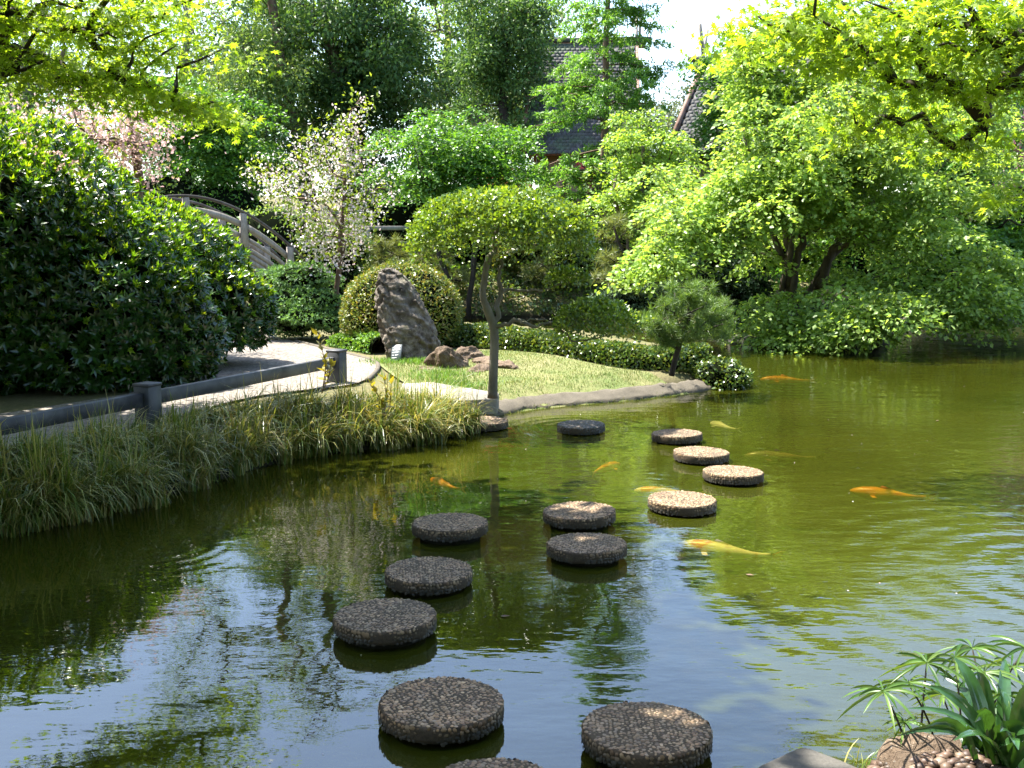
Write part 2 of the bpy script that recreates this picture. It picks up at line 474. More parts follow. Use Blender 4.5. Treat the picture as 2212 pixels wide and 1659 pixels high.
def pebble_material(name, stops, wetband=True):
    m, nt, N, L, out = new_mat(name)
    g = N.new('ShaderNodeNewGeometry')
    c = ramp(nt, g.outputs['Random Per Island'], stops)
    n = noise_tex(nt, 5, 3, .6, 'Object')
    oi = N.new('ShaderNodeObjectInfo')
    mp = N.new('ShaderNodeVectorMath'); mp.operation = 'ADD'; tco = N.new('ShaderNodeTexCoord'); L.new(tco.outputs['Object'], mp.inputs[0])
    cx3 = N.new('ShaderNodeCombineXYZ'); L.new(math_n(nt, 'MULTIPLY', oi.outputs['Random'], 40.0), cx3.inputs[0]); L.new(cx3.outputs[0], mp.inputs[1])
    n = noise_tex(nt, 4.5, 4, .65, vec=mp.outputs[0])
    c = mixc(nt, c, (.04, .038, .018), ramp(nt, n, [(.45, (0, 0, 0)), (.72, (.6, .6, .6))]))
    c = mixc(nt, c, ramp(nt, oi.outputs['Random'], [(0, (.8, .8, .8)), (.5, (1, .98, .95)), (1, (1.15, 1.1, 1.05))]), 1.0, 'MULTIPLY')
    tc = N.new('ShaderNodeTexCoord'); sx = N.new('ShaderNodeSeparateXYZ'); L.new(tc.outputs['Object'], sx.inputs[0])
    mr = N.new('ShaderNodeMapRange'); mr.inputs[1].default_value = .004; mr.inputs[2].default_value = -.035; mr.inputs[3].default_value = 0; mr.inputs[4].default_value = .93
    L.new(math_n(nt, 'ADD', sx.outputs[2], math_n(nt, 'MULTIPLY', n, .02)), mr.inputs[0])
    if wetband: c = mixc(nt, c, (.014, .014, .008), mr.outputs[0])
    L.new(principled(nt, c, .55, .45), out.inputs[0]); return m
M['pebble'] = pebble_material('pebble', [(0, (.07, .04, .02)), (.3, (.20, .122, .062)), (.6, (.30, .195, .10)), (.85, (.21, .155, .10)), (1, (.46, .32, .18))])
M['pebble_dark'] = pebble_material('pebble_dark', [(0, (.035, .032, .03)), (.5, (.08, .075, .07)), (1, (.15, .135, .12))])  # darker pebble colours, used on a single stone
M['mound'] = pebble_material('soil_pebble', [(0, (.04, .022, .014)), (.4, (.09, .052, .034)), (.8, (.14, .09, .06)), (1, (.22, .16, .11))], False)

def ground_material():
    m, nt, N, L, out = new_mat('ground_soil')
    n1 = noise_tex(nt, 1.1, 5, .6, 'Object'); n2 = noise_tex(nt, 22, 4, .7, 'Object')
    c = ramp(nt, n1, [(.3, (.06, .075, .02)), (.5, (.11, .10, .045)), (.72, (.17, .135, .075))])
    c = mixc(nt, c, ramp(nt, n2, [(.3, (.04, .045, .02)), (.7, (.2, .18, .09))]), .45)
    g = N.new('ShaderNodeNewGeometry'); sx = N.new('ShaderNodeSeparateXYZ'); L.new(g.outputs['Position'], sx.inputs[0])
    mr = N.new('ShaderNodeMapRange'); mr.inputs[1].default_value = .2; mr.inputs[2].default_value = .06; L.new(sx.outputs[2], mr.inputs[0])
    c = mixc(nt, c, (.018, .016, .009), mr.outputs[0])
    L.new(principled(nt, c, .95, .15, bump(nt, n2, .6, .03)), out.inputs[0]); return m
M['ground'] = ground_material()
def path_material():
    m, nt, N, L, out = new_mat('exposed_gravel_path')
    v = N.new('ShaderNodeTexVoronoi'); v.inputs['Scale'].default_value = 38
    tc = N.new('ShaderNodeTexCoord'); L.new(tc.outputs['Object'], v.inputs['Vector'])
    n1 = noise_tex(nt, 1.5, 4, .6, 'Object')
    c = mixc(nt, ramp(nt, n1, [(.3, (.095, .08, .065)), (.7, (.165, .145, .12))]), ramp(nt, v.outputs['Color'], [(.2, (.05, .042, .035)), (.8, (.36, .32, .27))]), .45)
    L.new(principled(nt, c, .9, .25, bump(nt, v.outputs['Distance'], .5, .008)), out.inputs[0]); return m
M['path'] = path_material()

def water_material():
    m, nt, N, L, out = new_mat('pond_water')
    geo = N.new('ShaderNodeNewGeometry')
    pos = geo.outputs['Position']
    # wind ripple, coarse swell and a few rings where fish rise
    a = noise_tex(nt, 3.1, 3, .55, vec=pos, stretch=(.75, 1.5, 1))
    b = noise_tex(nt, 11.0, 2, .5, vec=pos, stretch=(.6, 1.4, 1))
    c = noise_tex(nt, .9, 2, .5, vec=pos)
    calm = noise_tex(nt, .35, 2, .5, vec=pos)
    sp = N.new('ShaderNodeSeparateXYZ'); L.new(pos, sp.inputs[0])
    amp = N.new('ShaderNodeMapRange'); amp.inputs[1].default_value = -1.2; amp.inputs[2].default_value = 3.2
    amp.inputs[3].default_value = .35; amp.inputs[4].default_value = 1.5; amp.interpolation_type = 'SMOOTHSTEP'
    L.new(math_n(nt, 'ADD', sp.outputs[0], math_n(nt, 'MULTIPLY', math_n(nt, 'SUBTRACT', calm, .5), 9.0)), amp.inputs[0])
    h = math_n(nt, 'ADD', math_n(nt, 'MULTIPLY', a, .0055), math_n(nt, 'MULTIPLY', b, .0013))
    h = math_n(nt, 'MULTIPLY', h, amp.outputs[0])
    h = math_n(nt, 'ADD', h, math_n(nt, 'MULTIPLY', c, .014))
    for (x, y, k, A, R) in RINGS:
        d = N.new('ShaderNodeVectorMath'); d.operation = 'DISTANCE'
        L.new(pos, d.inputs[0]); d.inputs[1].default_value = (x, y, 0)
        s = math_n(nt, 'SINE', math_n(nt, 'MULTIPLY', d.outputs['Value'], k))
        f = math_n(nt, 'POWER', math_n(nt, 'MAXIMUM', math_n(nt, 'SUBTRACT', 1.0, math_n(nt, 'DIVIDE', d.outputs['Value'], R)), 0.0), 1.5)
        h = math_n(nt, 'ADD', h, math_n(nt, 'MULTIPLY', math_n(nt, 'MULTIPLY', s, f), A))
    bn = N.new('ShaderNodeBump'); bn.inputs['Strength'].default_value = 1.0; bn.inputs['Distance'].default_value = 1.0
    L.new(h, bn.inputs['Height'])
    nrm = bn.outputs[0]
    murk = N.new('ShaderNodeBsdfDiffuse')
    n4 = noise_tex(nt, .5, 3, .5, vec=pos)
    L.new(ramp(nt, n4, [(.3, (.032, .039, .003)), (.7, (.046, .053, .0045))]), murk.inputs['Color'])
    tr = N.new('ShaderNodeBsdfTransparent'); tr.inputs['Color'].default_value = (.90, .84, .45, 1)
    body = N.new('ShaderNodeMixShader'); body.inputs[0].default_value = .47
    L.new(murk.outputs[0], body.inputs[1]); L.new(tr.outputs[0], body.inputs[2])
    gl = N.new('ShaderNodeBsdfGlossy'); gl.inputs['Roughness'].default_value = .015
    L.new(nrm, gl.inputs['Normal'])
    fr = N.new('ShaderNodeFresnel'); fr.inputs['IOR'].default_value = 2.05
    L.new(nrm, fr.inputs['Normal'])
    mx = N.new('ShaderNodeMixShader')
    L.new(math_n(nt, 'MULTIPLY', fr.outputs[0], math_n(nt, 'SUBTRACT', 1.0, geo.outputs['Backfacing'])), mx.inputs[0]); L.new(body.outputs[0], mx.inputs[1]); L.new(gl.outputs[0], mx.inputs[2])
    L.new(mx.outputs[0], out.inputs[0]); return m
RINGS = [(*P(330, 1180)[:2], 46, .0007, 1.2), (*P(1255, 925)[:2], 36, .0010, 1.8), (*P(1950, 1000)[:2], 34, .0008, 2.0),
         (*P(1700, 830)[:2], 24, .0018, 2.6), (*P(2400, 1250)[:2], 24, .0016, 4.6)]
M['water'] = water_material()
def koi_material(name, a, b, lo, hi):
    m, nt, N, L, out = new_mat(name)
    n = noise_tex(nt, 7, 2, .5, 'Object')
    L.new(principled(nt, ramp(nt, n, [(lo, a), (hi, b)]), .35, .5), out.inputs[0]); return m
M['koi_orange'] = koi_material('koi_orange', (.80, .22, .015), (.85, .33, .03), .4, .6)
M['koi_two'] = koi_material('koi_orange_white', (.82, .24, .02), (.85, .74, .55), .44, .52)
M['koi_white'] = koi_material('koi_white', (.6, .58, .5), (.75, .72, .62), .4, .6)
M['koi_dark'] = koi_material('koi_brown', (.10, .07, .03), (.2, .14, .05), .4, .6)
m, nt, N, L, out = new_mat('sign_plate'); L.new(principled(nt, (.06, .075, .08), .4, .5), out.inputs[0]); M['sign'] = m
m, nt, N, L, out = new_mat('sign_lettering'); L.new(principled(nt, (.75, .75, .72), .5, .4), out.inputs[0]); M['letter'] = m
m, nt, N, L, out = new_mat('sign_stake'); L.new(principled(nt, (.45, .45, .44), .4, .5), out.inputs[0]); M['stake'] = m

# ------------------------------------------------------------------ terrain
PATHZ = .34
left_shore = [P(0, 1150), P(150, 1132), P(400, 1060), P(640, 990), P(880, 962), P(1010, 930), P(1060, 898)]
front_shore = [P(1120, 888), P(1200, 878), P(1350, 865), P(1480, 850), P(1540, 840)]
tip_shore = [P(1592, 838), P(1608, 822), P(1575, 792), P(1490, 770)]
back_shore = [P(1330, 740), P(1210, 728), P(1050, 716), P(940, 712)]
pond = [(-14, 5.6), (-7, 6.6)] + [tuple(p[:2]) for p in left_shore + front_shore + tip_shore + back_shore]
pond += [(-4.5, 25.6), (-8, 24.2), (-12, 22), (-13, 25.5), (-9.5, 28), (-4, 28.6), (-1.3, 28.2), (1.8, 28.1), (3.2, 26.5), (3.9, 23.0), (4.2, 21.4)]
pond += [(5.36, 20.85), (6.4, 20.9), (7.3, 21.4), (8.3, 23.4), (9.8, 26.2), (13.2, 27.6), (20, 27), (24, 20), (22, 8), (12, 2.6), (3.2, 2.5), (2.3, 3.0), (1.55, 3.25), (1.25, 3.3), (.9, 3.0), (-1, 2.4), (-6, 2.0), (-14, 3)]
pond = np.array(pond, float)
def seg_dist(X, Y, poly, closed=True):
    d = np.full(X.shape, 1e9)
    n = len(poly)
    for i in range(n if closed else n - 1):
        a, b = poly[i], poly[(i + 1) % n]; ab = b - a; L2 = max(ab @ ab, 1e-9)
        t = np.clip(((X - a[0]) * ab[0] + (Y - a[1]) * ab[1]) / L2, 0, 1)
        d = np.minimum(d, np.hypot(X - a[0] - t * ab[0], Y - a[1] - t * ab[1]))
    return d
def inside(X, Y, poly):
    r = np.zeros(X.shape, bool); n = len(poly)
    for i in range(n):
        (x1, y1), (x2, y2) = poly[i], poly[(i + 1) % n]
        c = ((y1 > Y) != (y2 > Y)) & (X < (x2 - x1) * (Y - y1) / (y2 - y1 + 1e-12) + x1)
        r ^= c
    return r
def sstep(a, b, x):
    t = np.clip((x - a) / (b - a), 0, 1); return t * t * (3 - 2 * t)
def height(X, Y):
    X = np.asarray(X, float); Y = np.asarray(Y, float)
    sd = seg_dist(X, Y, pond); ins = inside(X, Y, pond)
    bed = -.75 * sstep(0, .9, sd) - .02
    # left bank and path terrace, lawn peninsula, far slopes, near bank
    left = sstep(-.6, -1.8, X + (Y - 11) * .25)
    top = .24 + .10 * left
    land = top * sstep(0, .55, sd) + .12 * sstep(.5, 2.5, sd) * (1 - left) * (Y < 20)
    hill = np.maximum(0, Y - 27.5) * .13 * (sstep(24, 32, Y)) + .5 * sstep(25, 29, Y)
    hill = np.minimum(hill, 3.4 + .01 * Y)
    land = land + hill * sstep(0, 2.0, sd)
    near = sstep(4, 2, Y)
    land = land * (1 - near) + near * (.55 * sstep(0, .8, sd))
    return np.where(ins, bed, land)
def gz(x, y): return float(height(np.array([x]), np.array([y]))[0])

def axis(lo, hi, fine_lo, fine_hi, step):
    a = list(np.arange(fine_lo, fine_hi + step / 2, step))
    s, x = step, fine_hi
    while x < hi: s *= 1.35; x += s; a.append(x)
    s, x = step, fine_lo
    while x > lo: s *= 1.35; x -= s; a.insert(0, x)
    return np.array(a)
gx = axis(-600, 600, -10, 16, .2); gy = axis(-300, 900, 1.5, 36, .2)
GX, GY = np.meshgrid(gx, gy)
GZ = height(GX, GY)
rs = RNG(1)
GZ = GZ + np.where((GZ > .02) & (GY > 21), rs.normal(0, .02, GZ.shape), 0)
nx, ny = len(gx), len(gy)
mb = MB()
i = (np.arange(ny - 1)[:, None] * nx + np.arange(nx - 1)[None]).ravel()
mb.add(np.stack([GX.ravel(), GY.ravel(), GZ.ravel()], -1), np.stack([i, i + 1, i + nx + 1, i + nx], -1))
tag(mb.build('ground', M['ground'], smooth=True), 'brown soil ground of the garden around the pond', None, None, 'structure')

mb = MB()
pb = pond * 1.0
wv = np.array([(-16, 1.2, 0), (26, 1.2, 0), (26, 30, 0), (-16, 30, 0)], float)
mb.add(wv, np.array([[0, 1, 2, 3]]))
tag(mb.build('pond_water', M['water']), 'murky green pond water with rippled sky reflections', None, None, 'structure')

def sheet(poly, zoff, cell=.25):
    """drapes a polygon over the terrain"""
    poly = np.asarray(poly, float)[:, :2]
    lo, hi = poly.min(0), poly.max(0)
    xs = np.arange(lo[0], hi[0] + cell, cell); ys = np.arange(lo[1], hi[1] + cell, cell)
    X, Y = np.meshgrid(xs, ys)
    import bmesh
    bm = bmesh.new()
    vs = [bm.verts.new((p[0], p[1], 0)) for p in poly]
    bm.faces.new(vs)
    for x in xs[1:-1]: bmesh.ops.bisect_plane(bm, geom=bm.verts[:] + bm.edges[:] + bm.faces[:], plane_co=(x, 0, 0), plane_no=(1, 0, 0))
    for y in ys[1:-1]: bmesh.ops.bisect_plane(bm, geom=bm.verts[:] + bm.edges[:] + bm.faces[:], plane_co=(0, y, 0), plane_no=(0, 1, 0))
    bmesh.ops.triangulate(bm, faces=bm.faces[:])
    bm.verts.index_update()
    V = np.array([v.co[:] for v in bm.verts]); F = np.array([[v.index for v in f.verts] for f in bm.faces])
    bm.free()
    V[:, 2] = height(V[:, 0], V[:, 1]) + zoff
    return V, F
def smooth_poly(pts, k=6, closed=True):
    pts = np.asarray(pts, float); n = len(pts); out = []
    for i in range(n if closed else n - 1):
        p0, p1, p2, p3 = [pts[(i + j) % n] if closed else pts[min(max(i + j, 0), n - 1)] for j in (-1, 0, 1, 2)]
        for t in np.arange(k) / k:
            out.append(.5 * ((2 * p1) + (-p0 + p2) * t + (2 * p0 - 5 * p1 + 4 * p2 - p3) * t * t + (-p0 + 3 * p1 - 3 * p2 + p3) * t ** 3))
    if not closed: out.append(pts[-1])
    return np.array(out)

path_poly = smooth_poly([P(560, 722, PATHZ), P(640, 742, PATHZ), P(740, 768, PATHZ), P(800, 785, PATHZ), P(815, 800, PATHZ), P(790, 822, PATHZ), P(740, 838, PATHZ),
                         P(560, 860, PATHZ), P(380, 905, PATHZ), P(100, 990, PATHZ), P(-250, 1080, PATHZ), P(-400, 960, PATHZ), P(0, 900, PATHZ), P(330, 845, PATHZ), P(470, 800, PATHZ), P(480, 750, PATHZ), P(500, 724, PATHZ)], 4)
mb = MB(); mb.add(*sheet(path_poly, .03, .3))
tag(mb.build('path', M['path'], smooth=True), 'pale exposed gravel path curving behind the low fence', None, None, 'structure')
mb = MB()
edge_line = smooth_poly([P(640, 740, PATHZ), P(740, 766, PATHZ), P(802, 784, PATHZ), P(817, 800, PATHZ), P(792, 824, PATHZ)], 6, False)
el = np.array([(p[0], p[1], gz(p[0], p[1]) + .02) for p in edge_line])
mb.add(*tube(el, .035, 6))
tag(mb.build('path_edging', M['concrete'], smooth=True), 'thin rounded concrete edging along the gravel path', None, None, 'structure')

# sloping concrete lip along the lawn's water edge
mb = MB()
lip = smooth_poly([P(1040, 905)] + front_shore + [P(1562, 836)], 8, False)
tng = unit(np.gradient(lip, axis=0)); nrm_ = np.stack([-tng[:, 1], tng[:, 0], np.zeros(len(lip))], -1)   # towards the land
prof = [(-.05, -.25), (-.03, .02), (.01, .045), (.08, .085), (.15, .12), (.19, .13), (.23, .125), (.24, -.05)]
rj = RNG(5); jit = rj.normal(0, .011, (len(lip), len(prof), 2))
V = np.stack([lip + nrm_ * (o_ + jit[:, k, :1]) + np.array((0, 0, 1)) * (z_ + jit[:, k, 1:]) for k, (o_, z_) in enumerate(prof)], 1)
nn_, kk_ = V.shape[:2]
i = (np.arange(nn_ - 1)[:, None] * kk_ + np.arange(kk_ - 1)[None]).ravel()
mb.add(V.reshape(-1, 3), np.stack([i, i + kk_, i + kk_ + 1, i + 1], -1))
tag(mb.build('pond_kerb', M['concrete'], smooth=True), 'sloping concrete kerb along the lawn at the water edge', None, None, 'structure')

# ------------------------------------------------------------------ rocks
def rock(name, c, rad, seed, mat, label, cat='rock', group=None, amp=.28, freq=1.1, rot=0.0, sub=5, flat=.35, parent=None):
    import bmesh
    bm = bmesh.new(); bmesh.ops.create_icosphere(bm, subdivisions=sub, radius=1)
    ca, sa = math.cos(rot), math.sin(rot)
    V = np.array([v.co[:] for v in bm.verts]); F = np.array([[v.index for v in f.verts] for f in bm.faces]); bm.free()
    out = []
    rr = RNG(int(seed * 10)); pn = rand_dir(rr, 18); pd = rr.uniform(.68, 1.0, 18)
    rad0 = np.min(np.where(V @ pn.T > .05, pd / np.maximum(V @ pn.T, .05), 9), 1)
    for p, r0_ in zip(V, rad0):
        d = min(r0_, 1.15) * (1 + amp * .35 * fbm(p, freq * 2, 5, seed) + .035 * fbm(p, 9, 3, seed) - abs(fbm(p, 4.2, 2, seed + 4)) * .07)
        q = np.array(p) * d
        q[2] = max(q[2], -flat)
        q = q * np.asarray(rad)
        out.append((c[0] + q[0] * ca - q[1] * sa, c[1] + q[0] * sa + q[1] * ca, c[2] + q[2]))
    mb = MB(); mb.add(np.array(out), F)
    o = mb.build(name, mat, None, loc=Vector([float(x) for x in c]), smooth=False)
    tag(o, label, cat, group)
    return o

# tall leaning slab: outline read off the photograph, given its own depth and broken faces
d_rock = P(880, 783, .34)[1]
outl = {0: (838, 965, 790), .12: (832, 957, 765), .25: (824, 948, 736), .4: (815, 934, 702), .55: (808, 917, 668), .7: (805, 903, 637), .82: (805, 888, 613), .93: (808, 868, 592), 1.0: (818, 845, 582)}
ks = sorted(outl)
mb = MB(); rings = []; ns = 90
for t in np.linspace(0, 1, 90):
    l, r_, yy = [np.interp(t, ks, [outl[k][j] for k in ks]) for j in range(3)]
    a, b = D(l, yy, d_rock), D(r_, yy, d_rock)
    cen = (a + b) / 2; hw = (b[0] - a[0]) / 2; hd = .40 * (1 - .45 * t) * (1 if t < .93 else .75)
    cen[1] += .10 + .25 * t
    if t == 0: cen[2] -= .12
    rg = []
    for k in range(ns):
        th = 2 * math.pi * k / ns
        cx_, sx_ = math.cos(th), math.sin(th)
        e = .62
        x = hw * math.copysign(abs(cx_) ** e, cx_); y = hd * math.copysign(abs(sx_) ** e, sx_)
        if sx_ < 0: y += hd * .5 * (cx_ + .25) * (-sx_)       # ridge left of centre, face turned to the right
        q = np.array((cen[0] + x, cen[1] + y, cen[2]))
        qs = (q[0] + .45 * q[2], q[1], q[2] * .35); n_ = fbm(q, 1.6, 3, 3.0) * .045 + abs(fbm(qs, 6.5, 4, 8.0)) * -.10 + fbm(q, 14, 3, 2.0) * .03
        q += np.array((cx_, sx_, 0)) * n_
        q[2] += fbm(q, 5, 3, 1.0) * .03
        rg.append(q)
    rings.append(rg)
rings.append([np.mean(rings[-1], 0) + (np.array(q) - np.mean(rings[-1], 0)) * .45 + np.array((0, 0, .02)) for q in rings[-1]])
V = np.array(rings).reshape(-1, 3); nr = len(rings)
i = np.arange(nr - 1)[:, None] * ns; j = np.arange(ns)[None]; k = (j + 1) % ns
F = np.stack([i + j, i + k, i + ns + k, i + ns + j], -1).reshape(-1, 4)
V = np.concatenate([V, V[-ns:].mean(0)[None]])
mb.add(V, [F, np.stack([np.arange(ns) + (nr - 1) * ns, (np.arange(ns) + 1) % ns + (nr - 1) * ns, np.full(ns, len(V) - 1)], -1)])
tag(mb.build('standing_stone', M['rock'], None, loc=Vector([float(x) for x in P(900, 785, .34)])), 'tall grey-brown stone slab leaning left in front of the clipped dome shrub', 'boulder')

rocks = [
    # photo x, y of the base, half width px, depth ratio, height ratio, label, material
    (966, 803, 42, .8, 1.0, 'dark round boulder at the foot of the leaning slab', 'rock_brown'),
    (1010, 778, 38, .8, .6, 'flat pale rock lying under the hedge beside the slender trunk', 'rock_brown'),
    (1045, 795, 44, .9, .45, 'broad low rock sloping behind the slender topiary trunk', 'rock_brown'),
    (905, 808, 60, .7, .16, 'flat brown rock slab sunk in the grass left of the round boulder', 'rock_brown'),
    (1035, 824, 58, .6, .40, 'long flat rock at the base of the topiary tree', 'rock_brown'),
    (1095, 806, 36, .9, .55, 'small tilted rock right of the topiary trunk', 'rock_brown'),
    (970, 716, 30, .8, .6, 'grey stone half hidden under the dome shrub', 'rock'),
    (590, 738, 14, .8, .6, 'little stone at the edge of the gravel path under the juniper', 'rock'),
    (768, 748, 26, .9, .55, 'pale stone among weeds left of the leaning slab', 'rock'),
]
for n_, (x, y, hw, dr, hr, lab, mt) in enumerate(rocks):
    z0 = .36
    p = P(x, y, z0); z0 = gz(p[0], p[1]); p = P(x, y, z0)
    R = hw * p[1] / FPX
    rock('rock', (p[0], p[1] + R * .3, z0 + R * hr * .3), (R, R * dr, R * hr * 1.05), 3.1 + n_ * 7.3, M[mt], lab, amp=.34, freq=1.3, rot=n_ * 1.1)

# ------------------------------------------------------------------ stepping stones
def stone_meshes(seed, wet=False):
    """a round concrete pad (body, pedestal) and its exposed pebbles"""
    r = RNG(seed)
    R, T = .262, .072
    n = 48; body = MB()
    th = np.arange(n) * 2 * math.pi / n
    wob = 1 + .010 * np.sin(3 * th + seed) + .006 * np.sin(8 * th + seed * 2) + r.normal(0, .004, n)
    prof_ = [(.965, -T), (.995, -T + .006), (1.0, -T + .02), (1.0, -.014), (.985, -.003), (.95, 0)]
    V = np.concatenate([np.stack([np.cos(th) * R * k_ * wob, np.sin(th) * R * k_ * wob, np.full(n, z_) + r.normal(0, .0012, n)], -1) for k_, z_ in prof_] + [np.array([[0, 0, .001], [0, 0, -T]])])
    i = np.arange(len(prof_) - 1)[:, None] * n; j = np.arange(n)[None]; k = (j + 1) % n
    F = np.stack([i + j, i + k, i + n + k, i + n + j], -1).reshape(-1, 4)
    jj = np.arange(n); m = len(prof_) * n
    body.add(V, [F, np.stack([(len(prof_) - 1) * n + jj, (len(prof_) - 1) * n + (jj + 1) % n, np.full(n, m)], -1), np.stack([(jj + 1) % n, jj, np.full(n, m + 1)], -1)])
    # pebbles: flattened 8-sided domes packed over the top and round the rim
    peb = MB(); pts = []
    cell = .0195
    a = 0
    rows = int(2 * R / (cell * .87)) + 2
    for iy in range(rows):
        for ix in range(rows):
            x = -R + ix * cell + (iy % 2) * cell / 2 + r.normal(0, .003); y = -R + iy * cell * .87 + r.normal(0, .003)
            if math.hypot(x, y) < R * .972: pts.append((x, y, -.001, 0, 0, 1))
    for lev in (-.012, -.030, -.048, -.064):
        m_ = int(2 * math.pi * R / .022)
        for q in range(m_):
            an = 2 * math.pi * (q + r.random() * .6 + (lev * 50 % 1)) / m_
            pts.append((math.cos(an) * R * .998, math.sin(an) * R * .998, lev + r.normal(0, .003), math.cos(an), math.sin(an), .15))
    S = np.array([(math.cos(q), math.sin(q), 0) for q in np.arange(6) * math.pi / 3] + [(.62 * math.cos(q + .4), .62 * math.sin(q + .4), .75) for q in np.arange(6) * math.pi / 3] + [(0, 0, .95)])
    SF3 = np.array([(6 + q, 6 + (q + 1) % 6, 12) for q in range(6)])
    SF4 = np.array([(q, (q + 1) % 6, 6 + (q + 1) % 6, 6 + q) for q in range(6)])
    A = np.array(pts); N_ = len(A)
    nm = unit(A[:, 3:] + r.normal(0, .12, (N_, 3))); t1 = unit(np.cross(nm, rand_dir(r, N_))); t2 = np.cross(nm, t1)
    sx = r.uniform(.008, .0145, N_); sy = sx * r.uniform(.6, 1.0, N_); sz = r.uniform(.002, .0058, N_) * np.where(A[:, 5] > .5, 1, .6)
    VV = A[:, None, :3] + S[None, :, :1] * (sx[:, None] * t1)[:, None] + S[None, :, 1:2] * (sy[:, None] * t2)[:, None] + S[None, :, 2:] * (sz[:, None] * nm)[:, None]
    off = (np.arange(N_) * 13)[:, None, None]
    peb.add(VV.reshape(-1, 3), [(SF3[None] + off).reshape(-1, 3), (SF4[None] + off).reshape(-1, 4)])
    ped = MB()
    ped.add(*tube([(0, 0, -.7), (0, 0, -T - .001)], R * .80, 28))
    return body, peb, ped
STONES = [
    ((1045, 908), .272, .10, 'sunlit pebbled stepping stone tucked against the bank grass', False),
    ((1255, 916), .262, .095, 'dark stepping stone standing alone off the lawn edge', True),
    ((1462, 935), .262, .10, 'sunlit pale stepping stone farthest out in its diagonal row of three', False),
    ((1515, 975), .262, .10, 'sunlit pale stepping stone in the middle of its diagonal row of three', False),
    ((1584, 1017), .262, .10, 'sunlit pale stepping stone with black waterline shadow at the near end of its diagonal row', False),
    ((1474, 1077), .266, .10, 'wide sunlit pale stepping stone beside the orange and white koi', False),
    ((1251, 1102), .266, .11, 'stepping stone half in sun and half in shade', False),
    ((1267, 1172), .266, .11, 'shaded stepping stone overlapping the half sunlit one', False),
    ((972, 1127), .268, .12, 'shaded thick stepping stone at the corner where the row turns', False),
    ((926, 1230), .268, .11, 'shaded grey stepping stone after the corner of the row', False),
    ((832, 1327), .272, .12, 'shaded stepping stone with mossy rim at the left bend of the row', False),
    ((953, 1514), .268, .11, 'brown pebbled stepping stone in open sky reflection before the bend', False),
    ((1397, 1570), .266, .12, 'coarse brown pebbled stepping stone nearest the near bank plants', False),
    ((1068, 1712), .266, .11, 'stepping stone only partly in view by the near bank', False),
]
variants = [stone_meshes(11 + q) for q in range(3)]
vm = []
for q, (b_, p_, d_) in enumerate(variants):
    vm.append((b_.mesh('pad', smooth=True), p_.mesh('pebbles'), d_.mesh('pedestal', smooth=True)))
    vm[-1][0].materials.append(M['stone_matrix']); vm[-1][1].materials.append(M['pebble']); vm[-1][2].materials.append(M['shaded_wet_concrete'])
darkp = variants[1][1].mesh('pebbles'); darkp.materials.append(M['pebble_dark'])
for q, ((x, y), R, z, lab, wet) in enumerate(STONES):
    z -= .012
    p = P(x, y, z)
    t = thing('stepping_stone', lab, 'stepping stone', p, 'round pebbled stepping stones across the pond')
    s = R / .262
    t.rotation_euler = (random.Random(q).uniform(-.022, .022), random.Random(q + 50).uniform(-.022, .022), q * 1.7)
    t.scale = (s * random.Random(q + 9).uniform(.98, 1.02), s, 1)
    for nm_, me in zip(('pad', 'pebbles', 'pedestal'), vm[q % 3]):
        if nm_ == 'pebbles' and wet: me = darkp
        o = bpy.data.objects.new(nm_, me); COL.objects.link(o); o.parent = t
        if nm_ == 'pebbles': o['kind'] = 'stuff'

# concrete block where the path meets the water
blk = [P(868, 832, .30), P(930, 828, .30), P(1078, 852, .24), P(1074, 864, .24), P(965, 870, .24), P(895, 860, .28)]
mb = MB(); n = len(blk); B = np.array(blk)
top = B + np.array((0, 0, .02)); bot = B.copy(); bot[:, 2] = .08
V = np.concatenate([top, bot])
mb.f.append(np.array([list(range(n))])); mb.v.append(V); mb.n = len(V)
i = np.arange(n); mb.f.append(np.stack([i + n, (i + 1) % n + n, (i + 1) % n, i], -1))
o = mb.build('landing_slab', M['slab'], None, loc=Vector([float(c) for c in P(960, 850, .2)]))
o.modifiers.new('edge', 'BEVEL').width = .012
tag(o, 'pale concrete landing slab at the foot of the slender topiary tree', 'slab')

# ------------------------------------------------------------------ low rail fence
FZ = .74
fp = [P(318, 832, FZ), P(727, 759, FZ)]
fdir = unit((fp[1] - fp[0]) * np.array((1, 1, 0))); fax = axes_from(fdir)
gap = np.linalg.norm((fp[1] - fp[0])[:2])
fp.insert(0, fp[0] - fdir * gap)
t = thing('low_rail_fence', 'low dark grey fence of square posts and one rail above the bank grass', 'fence', (fp[1][0], fp[1][1], PATHZ))
for p in fp:
    mb = MB(); mb.add(*box((p[0], p[1], FZ - .31), (.09, .09, .31), fax, .008)); mb.build('post', M['fence'], t)
    mb = MB(); mb.add(*box((p[0], p[1], FZ + .008), (.097, .097, .014), fax, .006)); mb.build('post_cap', M['fence'], t)
for a, b in ((fp[0], fp[1]), (fp[1], fp[2]), (fp[0] - fdir * gap, fp[0])):
    m_ = (a + b) / 2; mb = MB()
    mb.add(*box((m_[0], m_[1], FZ - .125), (gap / 2 - .093, .035, .065), fax, .006)); mb.build('rail', M['fence'], t)

